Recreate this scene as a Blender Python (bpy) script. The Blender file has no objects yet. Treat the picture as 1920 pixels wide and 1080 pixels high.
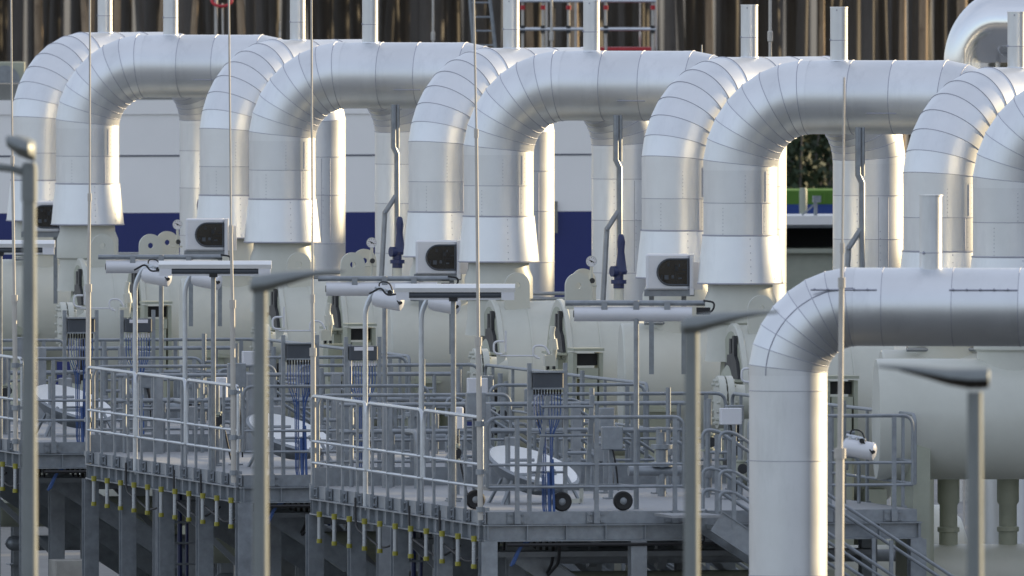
import bpy, math, random
from mathutils import Vector as V, Matrix
random.seed(7)
C = bpy.context.scene.collection
rad = math.radians
H = 9.3                      # camera height above the ground
F = 36000.0                  # focal length in pixels of a 1920 wide picture
PITCH = math.atan(747/F)
A = V((-.2108, .9775, 0)); B = V((.9775, .2108, 0)); Z = V((0, 0, 1))
PA = A*14.15                 # pitch of the repeated process lines
def P(px, py, Y):
    u = (px-960)/F; v = (540-py)/F
    d = V((u, math.cos(PITCH)+v*math.sin(PITCH), -math.sin(PITCH)+v*math.cos(PITCH)))
    return V((0, 0, H)) + d*(Y/d.y)
def ab(a, b, z=0): return A*a + B*b + Z*z

# ------------------------------------------------------------------ materials
def mat(name, col, rough=.5, metal=0., var=.12, scale=3., bump=0., rvar=.1, spec=.5, streak=False, dirt=None, dscale=1.5, panel=False, run=None):
    m = bpy.data.materials.new(name); m.use_nodes = True
    nt = m.node_tree; n = nt.nodes; l = nt.links
    bs = n['Principled BSDF']
    bs.inputs['Metallic'].default_value = metal
    bs.inputs['Specular IOR Level'].default_value = spec
    tc = n.new('ShaderNodeTexCoord'); mp = n.new('ShaderNodeMapping')
    l.new(tc.outputs['Object'], mp.inputs['Vector'])
    if streak: mp.inputs['Scale'].default_value = (1, 1, .12)
    no = n.new('ShaderNodeTexNoise'); no.inputs['Scale'].default_value = scale
    no.inputs['Detail'].default_value = 6; no.inputs['Roughness'].default_value = .6
    l.new(mp.outputs[0], no.inputs['Vector'])
    rp = n.new('ShaderNodeValToRGB')
    c = V(col)
    rp.color_ramp.elements[0].position = .3; rp.color_ramp.elements[1].position = .72
    rp.color_ramp.elements[0].color = (*(c*(1-var)), 1); rp.color_ramp.elements[1].color = (*(c*(1+var)), 1)
    l.new(no.outputs['Fac'], rp.inputs[0]); out = rp.outputs[0]
    if dirt:
        n2 = n.new('ShaderNodeTexNoise'); n2.inputs['Scale'].default_value = dscale; n2.inputs['Detail'].default_value = 8
        n2.inputs['Roughness'].default_value = .7
        if run:
            mq = n.new('ShaderNodeMapping'); mq.inputs['Scale'].default_value = (1, 1, run); l.new(tc.outputs['Object'], mq.inputs['Vector']); l.new(mq.outputs[0], n2.inputs['Vector'])
        else: l.new(tc.outputs['Object'], n2.inputs['Vector'])
        r2 = n.new('ShaderNodeValToRGB'); r2.color_ramp.elements[0].position = .52; r2.color_ramp.elements[1].position = .75
        r2.color_ramp.elements[0].color = (0, 0, 0, 1); r2.color_ramp.elements[1].color = (.6, .6, .6, 1)
        l.new(n2.outputs['Fac'], r2.inputs[0])
        mx = n.new('ShaderNodeMix'); mx.data_type = 'RGBA'
        l.new(r2.outputs[0], mx.inputs['Factor']); l.new(out, mx.inputs['A']); mx.inputs['B'].default_value = (*dirt, 1)
        out = mx.outputs['Result']
    if panel:
        at = n.new('ShaderNodeAttribute'); at.attribute_name = 'panel'; pm = n.new('ShaderNodeMapRange'); pm.inputs['To Min'].default_value = 1.04; pm.inputs['To Max'].default_value = .92
        l.new(at.outputs['Fac'], pm.inputs['Value']); m2 = n.new('ShaderNodeMix'); m2.data_type = 'RGBA'; m2.blend_type = 'MULTIPLY'; m2.inputs['Factor'].default_value = 1
        l.new(out, m2.inputs['A']); l.new(pm.outputs[0], m2.inputs['B']); out = m2.outputs['Result']
    l.new(out, bs.inputs['Base Color'])
    mr = n.new('ShaderNodeMapRange'); mr.inputs['To Min'].default_value = max(.02, rough-rvar); mr.inputs['To Max'].default_value = rough+rvar
    l.new(no.outputs['Fac'], mr.inputs['Value']); l.new(mr.outputs[0], bs.inputs['Roughness'])
    if bump:
        bp = n.new('ShaderNodeBump'); bp.inputs['Strength'].default_value = bump; bp.inputs['Distance'].default_value = .02
        l.new(no.outputs['Fac'], bp.inputs['Height']); l.new(bp.outputs[0], bs.inputs['Normal'])
    return m
M = {}
M['clad'] = mat('aluminium_cladding', (.73, .75, .77), .40, .86, .05, 1.6, .07, .07, dirt=(.55, .57, .59), dscale=2.6, panel=True, run=.22)
M['seam'] = mat('cladding_seam', (.40, .41, .47), .5, .6)
M['polished'] = mat('polished_cladding', (.76, .77, .78), .15, 1., .02, 1., .0, .03)
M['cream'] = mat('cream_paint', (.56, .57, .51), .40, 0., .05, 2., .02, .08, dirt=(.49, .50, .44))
M['cream_dark'] = mat('cream_paint_dark', (.38, .40, .32), .6, 0., .1, 4.)
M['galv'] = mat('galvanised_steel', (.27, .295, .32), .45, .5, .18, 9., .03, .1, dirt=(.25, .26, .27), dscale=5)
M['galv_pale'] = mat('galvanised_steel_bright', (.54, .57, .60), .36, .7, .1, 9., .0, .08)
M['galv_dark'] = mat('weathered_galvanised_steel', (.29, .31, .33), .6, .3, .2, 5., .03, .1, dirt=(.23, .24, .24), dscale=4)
M['deck'] = mat('deck_grating', (.30, .31, .32), .65, .2, .15, 14., .1)
M['pole'] = mat('lamp_post_grey', (.20, .22, .22), .5, .3, .1, 4., .0)
M['mast'] = mat('mast_grey', (.50, .48, .44), .45, .2, .08, 6.)
M['dark'] = mat('dark_metal', (.035, .037, .04), .5, .3, .2, 8.)
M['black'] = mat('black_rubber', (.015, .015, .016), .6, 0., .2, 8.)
M['slate'] = mat('slate_enclosure', (.06, .07, .085), .45, 0., .1, 6.)
M['label'] = mat('label_white', (.72, .72, .76), .5, 0., .03)
M['blue'] = mat('blue_cable', (.045, .10, .27), .45, 0., .15, 6.)
M['navy'] = mat('navy_paint', (.02, .03, .10), .4, 0., .1, 6.)
M['yellow'] = mat('yellow_plastic', (.30, .275, .03), .45, 0., .1, 8.)
M['white'] = mat('white_enamel', (.84, .85, .85), .35, 0., .04, 5.)
M['tube'] = mat('clear_tube', (.42, .45, .47), .25, .3, .05, 5.)
M['glass'] = mat('dark_window_glass', (.012, .012, .012), .12, 0., .3, 5.)
M['cabinet'] = mat('cabinet_grey', (.68, .69, .72), .4, .1, .04, 4.)
M['red'] = mat('red_paint', (.45, .02, .03), .4, 0., .1, 6.)
M['wallw'] = mat('white_wall_panel', (.90, .89, .86), .6, 0., .03, .6)
M['wallb'] = mat('blue_wall_panel', (.017, .028, .145), .5, 0., .05, .6)
M['roof'] = mat('roof_edge', (.22, .22, .20), .7)
M['joint'] = mat('panel_joint', (.10, .11, .14), .7)
M['concrete'] = mat('concrete', (.34, .33, .30), .85, 0., .18, 5., .2, dirt=(.2, .19, .17))
M['ground'] = mat('ground_gravel', (.085, .085, .08), .95, 0., .35, 3., .4, .02, dirt=(.09, .09, .07), dscale=.25)
M['paving'] = mat('pale_paving', (.25, .245, .235), .9, 0., .12, 1.5, .1, .03)
M['floor'] = mat('forest_floor', (.16, .145, .12), .95, 0., .4, 1.2, .3, .02)
M['bark'] = mat('pine_bark', (.125, .117, .11), .9, 0., .25, 5., .6, .05, streak=True)
M['bark_o'] = mat('orange_pine_bark', (.32, .24, .16), .85, 0., .3, 5., .5, .05, streak=True, dirt=(.10, .06, .04), dscale=2.5)
M['needle'] = mat('pine_needles', (.035, .055, .025), .7, 0., .4, .8)
M['leaf'] = mat('dark_foliage', (.03, .05, .022), .7, 0., .5, 1.1)
M['green'] = mat('lime_green_panel', (.08, .20, .02), .6, 0., .08, 1.)
M['panelblue'] = mat('mid_blue_panel', (.02, .06, .26), .6, 0., .08, 1.)

# ------------------------------------------------------------------ mesh builder
def perp(d):
    d = d.normalized()
    u = d.cross(Z)
    if u.length < 1e-4: u = V((1, 0, 0))
    u.normalize()
    return u, u.cross(d).normalized()
class MB:
    def __init__(s): s.v = []; s.f = []; s.m = []; s.p = []; s.tone = 0
    def add(s, vs, fs, mi=0):
        o = len(s.v); s.v += [tuple(v) for v in vs]
        for f in fs: s.f.append(tuple(i+o for i in f)); s.m.append(mi); s.p.append(s.tone)
    def box(s, c, sz, ax=None, mi=0):
        ax = ax or (B, A, Z); x, y, z = [ax[i]*(sz[i]/2) for i in range(3)]; c = V(c)
        vs = [c+x*i+y*j+z*k for i in (-1, 1) for j in (-1, 1) for k in (-1, 1)]
        s.add(vs, [(0, 1, 3, 2), (4, 6, 7, 5), (0, 4, 5, 1), (2, 3, 7, 6), (0, 2, 6, 4), (1, 5, 7, 3)], mi)
    def bevbox(s, c, sz, bev, ax=None, mi=0):
        # box with chamfered edges along its third axis
        ax = ax or (B, A, Z); c = V(c); hx, hy, hz = sz[0]/2, sz[1]/2, sz[2]/2; b = bev
        pr = [(-hx+b, -hy), (hx-b, -hy), (hx, -hy+b), (hx, hy-b), (hx-b, hy), (-hx+b, hy), (-hx, hy-b), (-hx, -hy+b)]
        pi = [(-hx+b*1.3, -hy+b*.6), (hx-b*1.3, -hy+b*.6), (hx-b*.6, -hy+b*1.3), (hx-b*.6, hy-b*1.3), (hx-b*1.3, hy-b*.6), (-hx+b*1.3, hy-b*.6), (-hx+b*.6, hy-b*1.3), (-hx+b*.6, -hy+b*1.3)]
        vs = []
        for q, h in ((pi, -hz), (pr, -hz+b*.6), (pr, hz-b*.6), (pi, hz)): vs += [c+ax[0]*x+ax[1]*y+ax[2]*h for x, y in q]
        fs = [tuple(range(7, -1, -1)), tuple(range(24, 32))]
        for k in range(3):
            for i in range(8): j = (i+1) % 8; fs.append((k*8+i, k*8+j, k*8+8+j, k*8+8+i))
        s.add(vs, fs, mi)
    def rings(s, pts, r, n):
        """mitred rings along a polyline"""
        k = len(pts); ds = [(pts[i+1]-pts[i]).normalized() for i in range(k-1)]
        u, w = perp(ds[0]); out = []
        rr = r if hasattr(r, '__len__') else [r]*k
        for i in range(k):
            if i == 0: d = ds[0]; nn = d
            elif i == k-1: d = ds[-1]; nn = d
            else: d = ds[i-1]; nn = d+ds[i]
            ring = []
            for j in range(n):
                t = 2*math.pi*j/n
                c = pts[i]+(u*math.cos(t)+w*math.sin(t))*rr[i]
                ring.append(c-d*((c-pts[i]).dot(nn)/d.dot(nn)))
            out.append((ring, nn.normalized()))
            if 0 < i < k-1:
                q = ds[i-1].rotation_difference(ds[i]); u = q @ u; w = q @ w
        return out
    def tube(s, pts, r, n=8, mi=0, caps=True):
        pts = [V(p) for p in pts]
        R = s.rings(pts, r, n); vs = []; fs = []
        for ring, _ in R: vs += ring
        for i in range(len(R)-1):
            for j in range(n): q = (j+1) % n; fs.append((i*n+j, i*n+q, i*n+n+q, i*n+n+j))
        if caps: fs += [tuple(range(n-1, -1, -1)), tuple(range((len(R)-1)*n, len(R)*n))]
        s.add(vs, fs, mi)
    def clad(s, pts, r, n=56, seams=None, lap=.0065, caps=False):
        """sheet metal jacket: every gore is its own strip, a dark lap bead on the joints"""
        pts = [V(p) for p in pts]; R = s.rings(pts, r, n)
        for i in range(len(R)-1):
            vs = R[i][0]+R[i+1][0]; s.tone = random.random()
            s.add(vs, [(j, (j+1) % n, n+(j+1) % n, n+j) for j in range(n)], 0)
        s.tone = 0
        if caps:
            s.add(R[0][0], [tuple(range(n-1, -1, -1))]); s.add(R[-1][0], [tuple(range(n))])
        for i in (seams if seams is not None else range(len(R))):
            ring, nn = R[i]; p = pts[i]; vs = []
            w = lap*.62
            for sc, o in ((1.0005, -w), (1.014, -w*.6), (1.014, w*.6), (1.0005, w)): vs += [p+(q-p)*sc+nn*o for q in ring]
            s.add(vs, [(k*n+j, k*n+(j+1) % n, k*n+n+(j+1) % n, k*n+n+j) for k in range(3) for j in range(n)], 1)
    def lathe(s, c, ax, prof, n=32, mi=0, caps=True):
        c = V(c); ax = V(ax).normalized(); u, w = perp(ax); vs = []; fs = []
        for h, r in prof: vs += [c+ax*h+(u*math.cos(2*math.pi*j/n)+w*math.sin(2*math.pi*j/n))*r for j in range(n)]
        for i in range(len(prof)-1):
            for j in range(n): q = (j+1) % n; fs.append((i*n+j, i*n+q, i*n+n+q, i*n+n+j))
        if caps: fs += [tuple(range(n-1, -1, -1)), tuple(range((len(prof)-1)*n, len(prof)*n))]
        s.add(vs, fs, mi)
    def dot(s, p, r, mi=0):
        p = V(p); s.add([p+V(d)*r for d in ((1, 0, 0), (-1, 0, 0), (0, 1, 0), (0, -1, 0), (0, 0, 1), (0, 0, -1))],
              [(0, 2, 4), (2, 1, 4), (1, 3, 4), (3, 0, 4), (2, 0, 5), (1, 2, 5), (3, 1, 5), (0, 3, 5)], mi)
    def prism(s, pts, d, mi=0):
        """flat outline pts extruded along the vector d"""
        n = len(pts); pts = [V(p) for p in pts]; d = V(d)
        s.add(pts+[p+d for p in pts], [tuple(range(n-1, -1, -1)), tuple(range(n, 2*n))]+[(i, (i+1) % n, n+(i+1) % n, n+i) for i in range(n)], mi)
    def build(s, name, mats, parent=None, loc=None, smooth=True, kind=None, ang=35):
        me = bpy.data.meshes.new(name); me.from_pydata(s.v, [], s.f)
        for m in (mats if isinstance(mats, (list, tuple)) else [mats]): me.materials.append(M[m])
        me.polygons.foreach_set('material_index', s.m)
        if any(s.p): me.attributes.new('panel', 'FLOAT', 'FACE').data.foreach_set('value', s.p)
        import bmesh
        bm = bmesh.new(); bm.from_mesh(me); bmesh.ops.recalc_face_normals(bm, faces=bm.faces); bm.to_mesh(me); bm.free()
        if smooth: me.shade_smooth(); me.set_sharp_from_angle(angle=rad(ang))
        o = bpy.data.objects.new(name, me); C.objects.link(o)
        if parent: o.parent = parent
        if loc is not None: o.location = loc
        if kind: o['kind'] = kind
        return o
def each(name, mats, parent, fns, **k):
    out = []
    for fn in fns: m = MB(); fn(m); out.append(m.build(name, mats, parent, **k))
    return out
def thing(name, loc, label, cat, group=None):
    o = bpy.data.objects.new(name, None); C.objects.link(o); o.location = loc; o.empty_display_size = .3
    o['label'] = label; o['category'] = cat
    if group: o['group'] = group
    return o
def tag(o, label, cat, group=None):
    o['label'] = label; o['category'] = cat
    if group: o['group'] = group
    return o
def dup(o, off, label=None):
    def rec(q, par):
        c = q.copy(); C.objects.link(c); c.parent = par
        for ch in list(q.children): rec(ch, c)
        return c
    c = rec(o, None); c.location = V(o.location)+V(off)
    if label: c['label'] = label
    return c
def rounded(pts, r, k=5):
    pts = [V(p) for p in pts]; out = [pts[0]]
    for i in range(1, len(pts)-1):
        p = pts[i]; a = (pts[i-1]-p); b = (pts[i+1]-p); q = min(r, a.length*.49, b.length*.49)
        a = p+a.normalized()*q; b = p+b.normalized()*q
        for j in range(k+1):
            t = j/k; out.append(a*(1-t)**2+p*(2*t*(1-t))+b*t*t)
    out.append(pts[-1]); return out
def setting(o): o['kind'] = 'structure'; return o

# ------------------------------------------------------------------ ground
m = MB(); s = 4000
m.add([(-s, -s, 0), (s, -s, 0), (s, s, 0), (-s, s, 0)], [(0, 1, 2, 3)])
setting(m.build('ground', 'ground'))
m = MB(); m.add([(-70, 213, .004), (70, 213, .004), (70, 345, .004), (-70, 345, .004)], [(0, 1, 2, 3)])
setting(m.build('pavement', 'paving'))
m = MB(); m.add([(-220, 408, .004), (320, 408, .004), (320, 760, .004), (-220, 760, .004)], [(0, 1, 2, 3)])
setting(m.build('forest_ground', 'floor'))

# ------------------------------------------------------------------ insulated pipe arches
def arch_points(base, d, L, z0, ztop, Rc, k=8):
    """centre line, front leg, elbow, run, elbow, rear leg"""
    p = V(base); d = d.normalized()
    def elbow(c, e0, e1):
        out = []
        for j in range(k):
            t = (j+.5)*math.pi/2/k; q = Rc/math.cos(math.pi/4/k)
            out.append(c+(e0*math.cos(t)+e1*math.sin(t))*q)
        return out
    c1 = p+d*Rc+Z*(ztop-Rc); c2 = p+d*(L-Rc)+Z*(ztop-Rc)
    return elbow(c1, -d, Z), elbow(c2, Z, d)
def pipe_arch(loc, d, label, group, zskirt=4.46, r=.455, L=3.37, ztop=6.75, Rc=.90, stack_at=1.24, lap_ang=None):
    root = thing('pipe_arch', loc, label, 'insulated pipe', group); d = d.normalized(); o = V((0, 0, 0))
    m = MB(); m.lathe(o, Z, [(3.5, .44), (3.75, .405), (3.95, .405), (3.98, .445), (4.25, .445), (4.36, .40), (zskirt+.12, .39)], 40)
    m.build('neck', 'cream', root)
    m = MB(); m.clad([Z*zskirt, Z*5.05], [.528, r+.012], 56, [0, 1], .016)
    m.lathe(o, Z, [(zskirt+.004, .525), (zskirt+.006, .40)], 56, 1, caps=False)
    tv = V((.25, -1, 0)).normalized()
    for q in range(7):
        t = q/6*.86+.07; m.dot(tv*(.528*(1-t)+(r+.012)*t+.001)+Z*(zskirt+.59*t), .009, 1)
    tr = V((.8, -.6, 0)).normalized()
    for q in range(6):
        t = q/5*.8+.1; m.dot(tr*(.528*(1-t)+(r+.012)*t+.001)+Z*(zskirt+.59*t), .008, 1)
    m.build('skirt', ['clad', 'seam'], root)
    m = MB(); m.clad([Z*5.052, Z*5.45, Z*(ztop-Rc)], r, 56, [1])
    for zz, aa in ((5.07, -.5), (5.47, .12)):
        tv = V((math.sin(aa), -math.cos(aa), 0))
        for q in range(8): m.dot(tv*(r+.001)+Z*(zz+.045*q), .007, 1)
    for zz, ze, aa in ((5.07, 5.44, .62), (5.47, 5.84, .75)):
        tv = V((math.sin(aa), -math.cos(aa), 0))*r; m.tube([tv+Z*zz, tv+Z*ze], .005, 5, 1)
        for q in range(6): m.dot(tv*1.002+Z*(zz+.03+.06*q)+V((.03, .0, 0)), .006, 1)
    m.build('riser', ['clad', 'seam'], root)
    e1, e2 = arch_points(o, d, L, 0, ztop, Rc)
    m = MB(); m.clad([Z*(ztop-Rc)]+e1+[d*Rc+Z*ztop], r+.002, 56, range(1, len(e1)+1))
    sd = d.cross(Z)
    for j in range(1, 8, 1):
        pt = e1[j]; rr = (pt-(d*Rc+Z*(ztop-Rc))).normalized(); m.dot(pt+rr*r*.86+sd*r*.5*(1 if sd.y < 0 else -1), .008, 1)
    m.build('elbow', ['clad', 'seam'], root)
    m = MB(); n = 3; xs = [Rc+(L-2*Rc)*q/n for q in range(n+1)]
    m.clad([d*x+Z*ztop for x in xs], r, 56, range(1, n))
    vd = (-Z*.42-sd*.9*(1 if sd.y > 0 else -1)).normalized()
    m.tube([d*(xs[1]+.25)+Z*ztop+vd*(r+.002), d*(xs[2]+.1)+Z*ztop+vd*(r+.002)], .007, 5, 1)
    m.build('cross_pipe', ['clad', 'seam'], root)
    m = MB(); m.clad([d*(L-Rc)+Z*ztop]+e2+[d*L+Z*(ztop-Rc)], r+.002, 56, range(1, len(e2)+1)); m.build('elbow', ['clad', 'seam'], root)
    m = MB(); m.clad([d*L+Z*(ztop-Rc), d*L+Z*5.45, d*L+Z*4.9, d*L+Z*4.2, d*L+Z*3.3, d*L+Z*.9], r, 56, range(1, 5))
    for zz, aa in ((4.25, -.35), (4.95, -.35), (4.55, .3)):
        tv = V((math.sin(aa), -math.cos(aa), 0))
        for q in range(6): m.dot(d*L+tv*(r+.001)+Z*(zz+.09*q), .008, 1)
    for aa in (.25, .55): tv = V((math.sin(aa), -math.cos(aa), 0))*r; m.tube([d*L+tv+Z*4.22, d*L+tv+Z*5.43], .005, 5, 1)
    m.build('rear_leg', ['clad', 'seam'], root)
    m = MB(); m.lathe(d*L, Z, [(0, .6), (.12, .6), (.13, .42), (.9, .42)], 40); m.build('foot', 'cream', root)
    m = MB(); sp = d*stack_at
    m.clad([sp+Z*(ztop+r-.02), sp+Z*(ztop+r+.245), sp+Z*(ztop+r+.648)], .108, 28, [1], .008, caps=True)
    m.lathe(sp, Z, [(ztop+r-.012, .118), (ztop+r+.004, .112)], 28, 0)
    m.lathe(sp, Z, [(ztop+r+.64, .112), (ztop+r+.656, .112)], 28, 0)
    m.dot(sp+V((-.105, -.035, ztop+r+.25)), .016, 1); m.dot(sp+V((-.03, -.106, ztop+r+.615)), .012, 1)
    for q in range(5): m.dot(sp+V((.094, -.055, ztop+r+.06+.12*q)), .006, 1)
    m.build('vent_stack', ['clad', 'seam'], root)
    return root
dN = V((math.cos(rad(13)), -math.sin(rad(13)), 0)); dF = V((math.cos(rad(44)), math.sin(rad(44)), 0))
N3 = P(935, 500, 250); N3.z = 0
order = ['leftmost', 'second from the left', 'middle', 'fourth from the left', 'rightmost']
n0 = pipe_arch(N3, dN, 'x', 'front row of silver pipe arches')
f0 = pipe_arch(N3+A*3.49, dF, 'x', 'rear row of silver pipe arches', stack_at=1.25)
for k in range(-2, 3):
    w = order[2-k]
    ln = 'silver clad pipe arch of the front row, running sideways, '+w+' of five'
    lf = 'silver clad pipe arch of the rear row, turning away, '+w+' of five'
    if k == 0: n0['label'] = ln; f0['label'] = lf
    else: dup(n0, PA*k, ln); dup(f0, PA*k, lf)

# ------------------------------------------------------------------ filter vessels with closures
Bv = V((math.cos(rad(8)), math.sin(rad(8)), 0)); Av = V((-Bv.y, Bv.x, 0)); AX = (Bv, Av, Z)
def lug(root, c, r, low):
    m = MB(); K = 36; O = []; hr = .04
    for i in range(K):
        t = 2*math.pi*i/K; dx, dz = math.cos(t), math.sin(t)
        R = r if dz >= 0 else min(r/max(1e-6, abs(dx)), low/max(1e-6, abs(dz)))
        O.append((dx*R, dz*R, dx*hr, dz*hr))
    vs = []; fs = []
    for off in (0, .05): vs += [c+B*q[0]+Z*q[1]+A*off for q in O]+[c+B*q[2]+Z*q[3]+A*off for q in O]
    for i in range(K):
        j = (i+1) % K; fs += [(i, j, K+j, K+i), (2*K+i, 3*K+i, 3*K+j, 2*K+j), (i, 2*K+i, 2*K+j, j), (K+i, K+j, 3*K+j, 3*K+i)]
    m.add(vs, fs); m.build('lifting_lug', 'cream', root)
def closure_vessel(root, o, L):
    m = MB(); m.lathe(o, Bv, [(0, .2), (0, 1.07), (.012, 1.085), (.06, 1.085), (.075, 1.06), (L, 1.06), (L+.2, .9), (L+.3, .5), (L+.33, .1)], 72); m.build('shell', 'cream', root)
    m = MB(); m.lathe(o, Bv, [(.42, 1.061), (.42, 1.068), (.45, 1.068), (.45, 1.061)], 72, caps=False); m.build('weld_band', 'cream', root)
    m = MB(); m.lathe(o, Bv, [(-.10, .35), (-.09, .52), (-.03, .60), (-.012, .60), (-.010, .985), (0, .985)], 48); m.build('closure_door', 'cream_dark', root)  # end face made darker in colour, as if less lit than the shell
    def pl(pts, d=-.05, off=-.012): return lambda q: q.prism([o+Bv*off+Av*x+Z*z for x, z in pts], Bv*d)
    each('closure_clamp', 'dark', root, [pl([(-.85, .42), (.25, .42), (.22, .60), (.05, .60), (.02, .70), (-.12, .70), (-.14, .90), (-.26, .90), (-.28, .72), (-.36, .72), (-.38, .94), (-.52, .94), (-.54, .70), (-.70, .62)], -.04),
        pl([(-1.02, .10), (-.62, .10), (-.55, -.62), (-.80, -.66)], -.06), pl([(-.55, -.35), (.35, -.35), (.2, -.72), (-.4, -.72)], -.06)])
    each('clamp_shelf', 'cream_dark', root, [lambda q: q.box(o-Bv*.09-Av*.35+Z*.40, (.16, 1.2, .03), AX), lambda q: q.box(o-Bv*.06-Av*.30+Z*.20, (.1, 1.0, .26), AX)])
    for a_, z_ in ((-.55, .2), (.0, .22)): m = MB(); m.lathe(o-Bv*.11+Av*a_+Z*z_, Bv, [(-.03, .05), (0, .05)], 10); m.build('bolt', 'dark', root)
def vessel(loc, label):
    root = thing('filter_vessel', loc, label, 'vessel', 'cream vessels lying under the pipe arches')
    pz = 2.9; o = L3(918, 600, 249.2); o.z = pz; closure_vessel(root, o, 1.25)
    q = L3(1045, 600, 245.6); q.z = 2.98; closure_vessel(root, q, .95)
    # bleed valve and its small red handle on the nearer closure
    m = MB(); m.tube(rounded([L3(1037, 612, 244.2), L3(1034, 628, 244.2), L3(1040, 650, 244.2), L3(1036, 684, 244.2)], .05), .036, 8); m.tube([L3(1036, 636, 244.1), L3(1039, 656, 244.1)], .058, 12); m.box(L3(1030, 676, 244.1), (.14, .12, .14)); m.build('bleed_valve', 'cream', root)
    # hinge arms between the closures
    Y = 243.9
    def hl(pts, r, rr): return lambda c: c.tube(rounded([L3(x, y, Y) for x, y in pts], rr), r, 6)
    each('hinge_arm', 'cabinet', root, [hl([(945, 640), (926, 640), (926, 663), (942, 664)], .016, .06), hl([(938, 667), (1008, 667)], .012, .1), hl([(1012, 672), (1000, 668), (1000, 648), (1022, 648), (1030, 664)], .016, .06), lambda c: c.box(L3(948, 640, Y), (.02, .03, .27))])
    m = MB(); m.prism([L3(932, 662, Y), L3(952, 662, Y), L3(946, 676, Y), L3(934, 684, Y)], A*.05); m.build('hinge_plate', 'cream', root)
    # bolted flange pair on a short nozzle
    c = L3(906, 700, 246.6)
    m = MB(); m.lathe(c, Bv, [(-.14, .12), (-.13, .32), (-.05, .32), (-.045, .2)], 32); m.lathe(c, Bv, [(-.034, .2), (-.03, .32), (.05, .32), (.06, .22), (.3, .2)], 32)
    for q in range(14):
        t = q*math.pi/7; e = (Av*math.cos(t)+Z*math.sin(t))*.265; m.tube([c+e-Bv*.17, c+e+Bv*.08], .024, 6)
    m.build('flanged_nozzle', 'cream', root)
    for px, py, Y, lo in ((1084, 536, 244.6, .3), (970, 535, 248.8, .35)): lug(root, L3(px, py, Y), .165, lo)
    # portal shaped saddle post; a black block paints the shade in its open head
    Y = 243.6; c = L3(1098, 655, Y)
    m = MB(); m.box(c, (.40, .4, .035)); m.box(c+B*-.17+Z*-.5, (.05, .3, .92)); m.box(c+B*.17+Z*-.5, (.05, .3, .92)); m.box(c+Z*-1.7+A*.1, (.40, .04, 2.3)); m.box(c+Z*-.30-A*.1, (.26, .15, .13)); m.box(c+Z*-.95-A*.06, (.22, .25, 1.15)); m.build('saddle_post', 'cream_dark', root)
    m = MB(); m.box(c+Z*-.13+A*.05, (.27, .2, .15)); m.build('saddle_gap_shade', 'black', root)
    m = MB(); m.box(L3(1050, 730, 244.0), (.26, .3, .5)); m.build('actuator_box', 'cream_dark', root)
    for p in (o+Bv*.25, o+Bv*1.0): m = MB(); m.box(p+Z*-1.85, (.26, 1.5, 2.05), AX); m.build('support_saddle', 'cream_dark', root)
    for p in (q_ for q_ in (L3(1075, 600, 245.6), L3(1150, 600, 245.7))): m = MB(); p.z = 1.05; m.box(p, (.26, 1.5, 2.05), AX); m.build('support_saddle', 'cream_dark', root)
    return root
def L3(px, py, Y): return P(px, py, Y)-V3
V3 = N3-A*1.0
v0 = vessel(V3, 'x')
wl = {2: 'leftmost of four', 1: 'second from the left', 0: 'third from the left', -1: 'rightmost of four'}
for k in (2, 1, 0, -1):
    lab = 'cream vessel with a split clamp closure under the front arches, '+wl[k]
    if k == 0: v0['label'] = lab
    else: dup(v0, PA*k, lab)
F3 = N3+A*3.49
def manifold(loc, label):
    m = MB(); m.lathe(Z*1.1, B, [(-2.2, .1), (-2.1, .35), (-1.9, .5), (3.4, .5), (3.6, .35), (3.7, .1)], 40)
    for b in (-1.5, .9, 3.0): m.box(B*b+Z*.32, (.3, .8, .64))
    return tag(m.build('manifold_pipe', 'cream', None, loc), label, 'pipe', 'low manifold pipes under the vessels')
w0 = manifold(F3, 'low cream manifold pipe close to the ground under the middle rear arch')
for k, w in ((-2, 'at the lower right corner'), (-1, 'under the fourth rear arch'), (1, 'under the second rear arch'), (2, 'under the leftmost rear arch')):
    dup(w0, PA*k, 'low cream manifold pipe close to the ground '+w)
B2 = V((math.cos(rad(3)), math.sin(rad(3)), 0))
def rear_vessel(loc, label):
    root = thing('plain_vessel', loc, label, 'vessel', 'plain vessels under the rear arches')
    o = Z*3.14
    m = MB(); m.lathe(o, B2, [(-.72, .3), (-.72, .735), (-.70, .75), (2.1, .75), (2.2, .7), (2.35, .45), (2.4, .1)], 56); m.build('shell', 'cream', root)
    for b in (-.38, 1.7):
        m = MB(); m.box(o+B*b-A*.1-Z*1.55, (.26, 1.1, 3.1-.02)); m.box(o+B*b-A*.70-Z*.32, (.40, .06, .03)); m.build('support_saddle', 'cream_dark', root)
    for b in (.08, .80):
        m = MB(); m.lathe(o+B*b-Z*1.7, Z, [(0, .11), (.3, .11), (.31, .13), (.36, .13), (.37, .105), (.62, .105), (.66, .13), (1.0, .13)], 24); m.build('drain_nozzle', 'cream_dark', root)
    lug(root, V((P(684, 489, 266).x, P(684, 489, 266).y, P(684, 489, 266).z))-(F3+PA), .165, .4)
    for zz in (3.90, 3.97):
        m = MB(); m.tube([B*-.5-A*.3+Z*zz, B*1.9-A*.3+Z*zz], .024, 8); m.build('impulse_line', 'galv', root)
    return root
r0 = rear_vessel(F3, 'plain cream vessel under the middle rear arch, behind the bent floodlights')
for k, w in ((-2, 'behind the blurred lamp at the right edge'), (-1, 'under the fourth rear arch, behind the second lamp'), (1, 'under the second rear arch from the left'), (2, 'under the leftmost rear arch, cut by the picture edge')):
    dup(r0, PA*k, 'plain cream vessel '+w)
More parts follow.
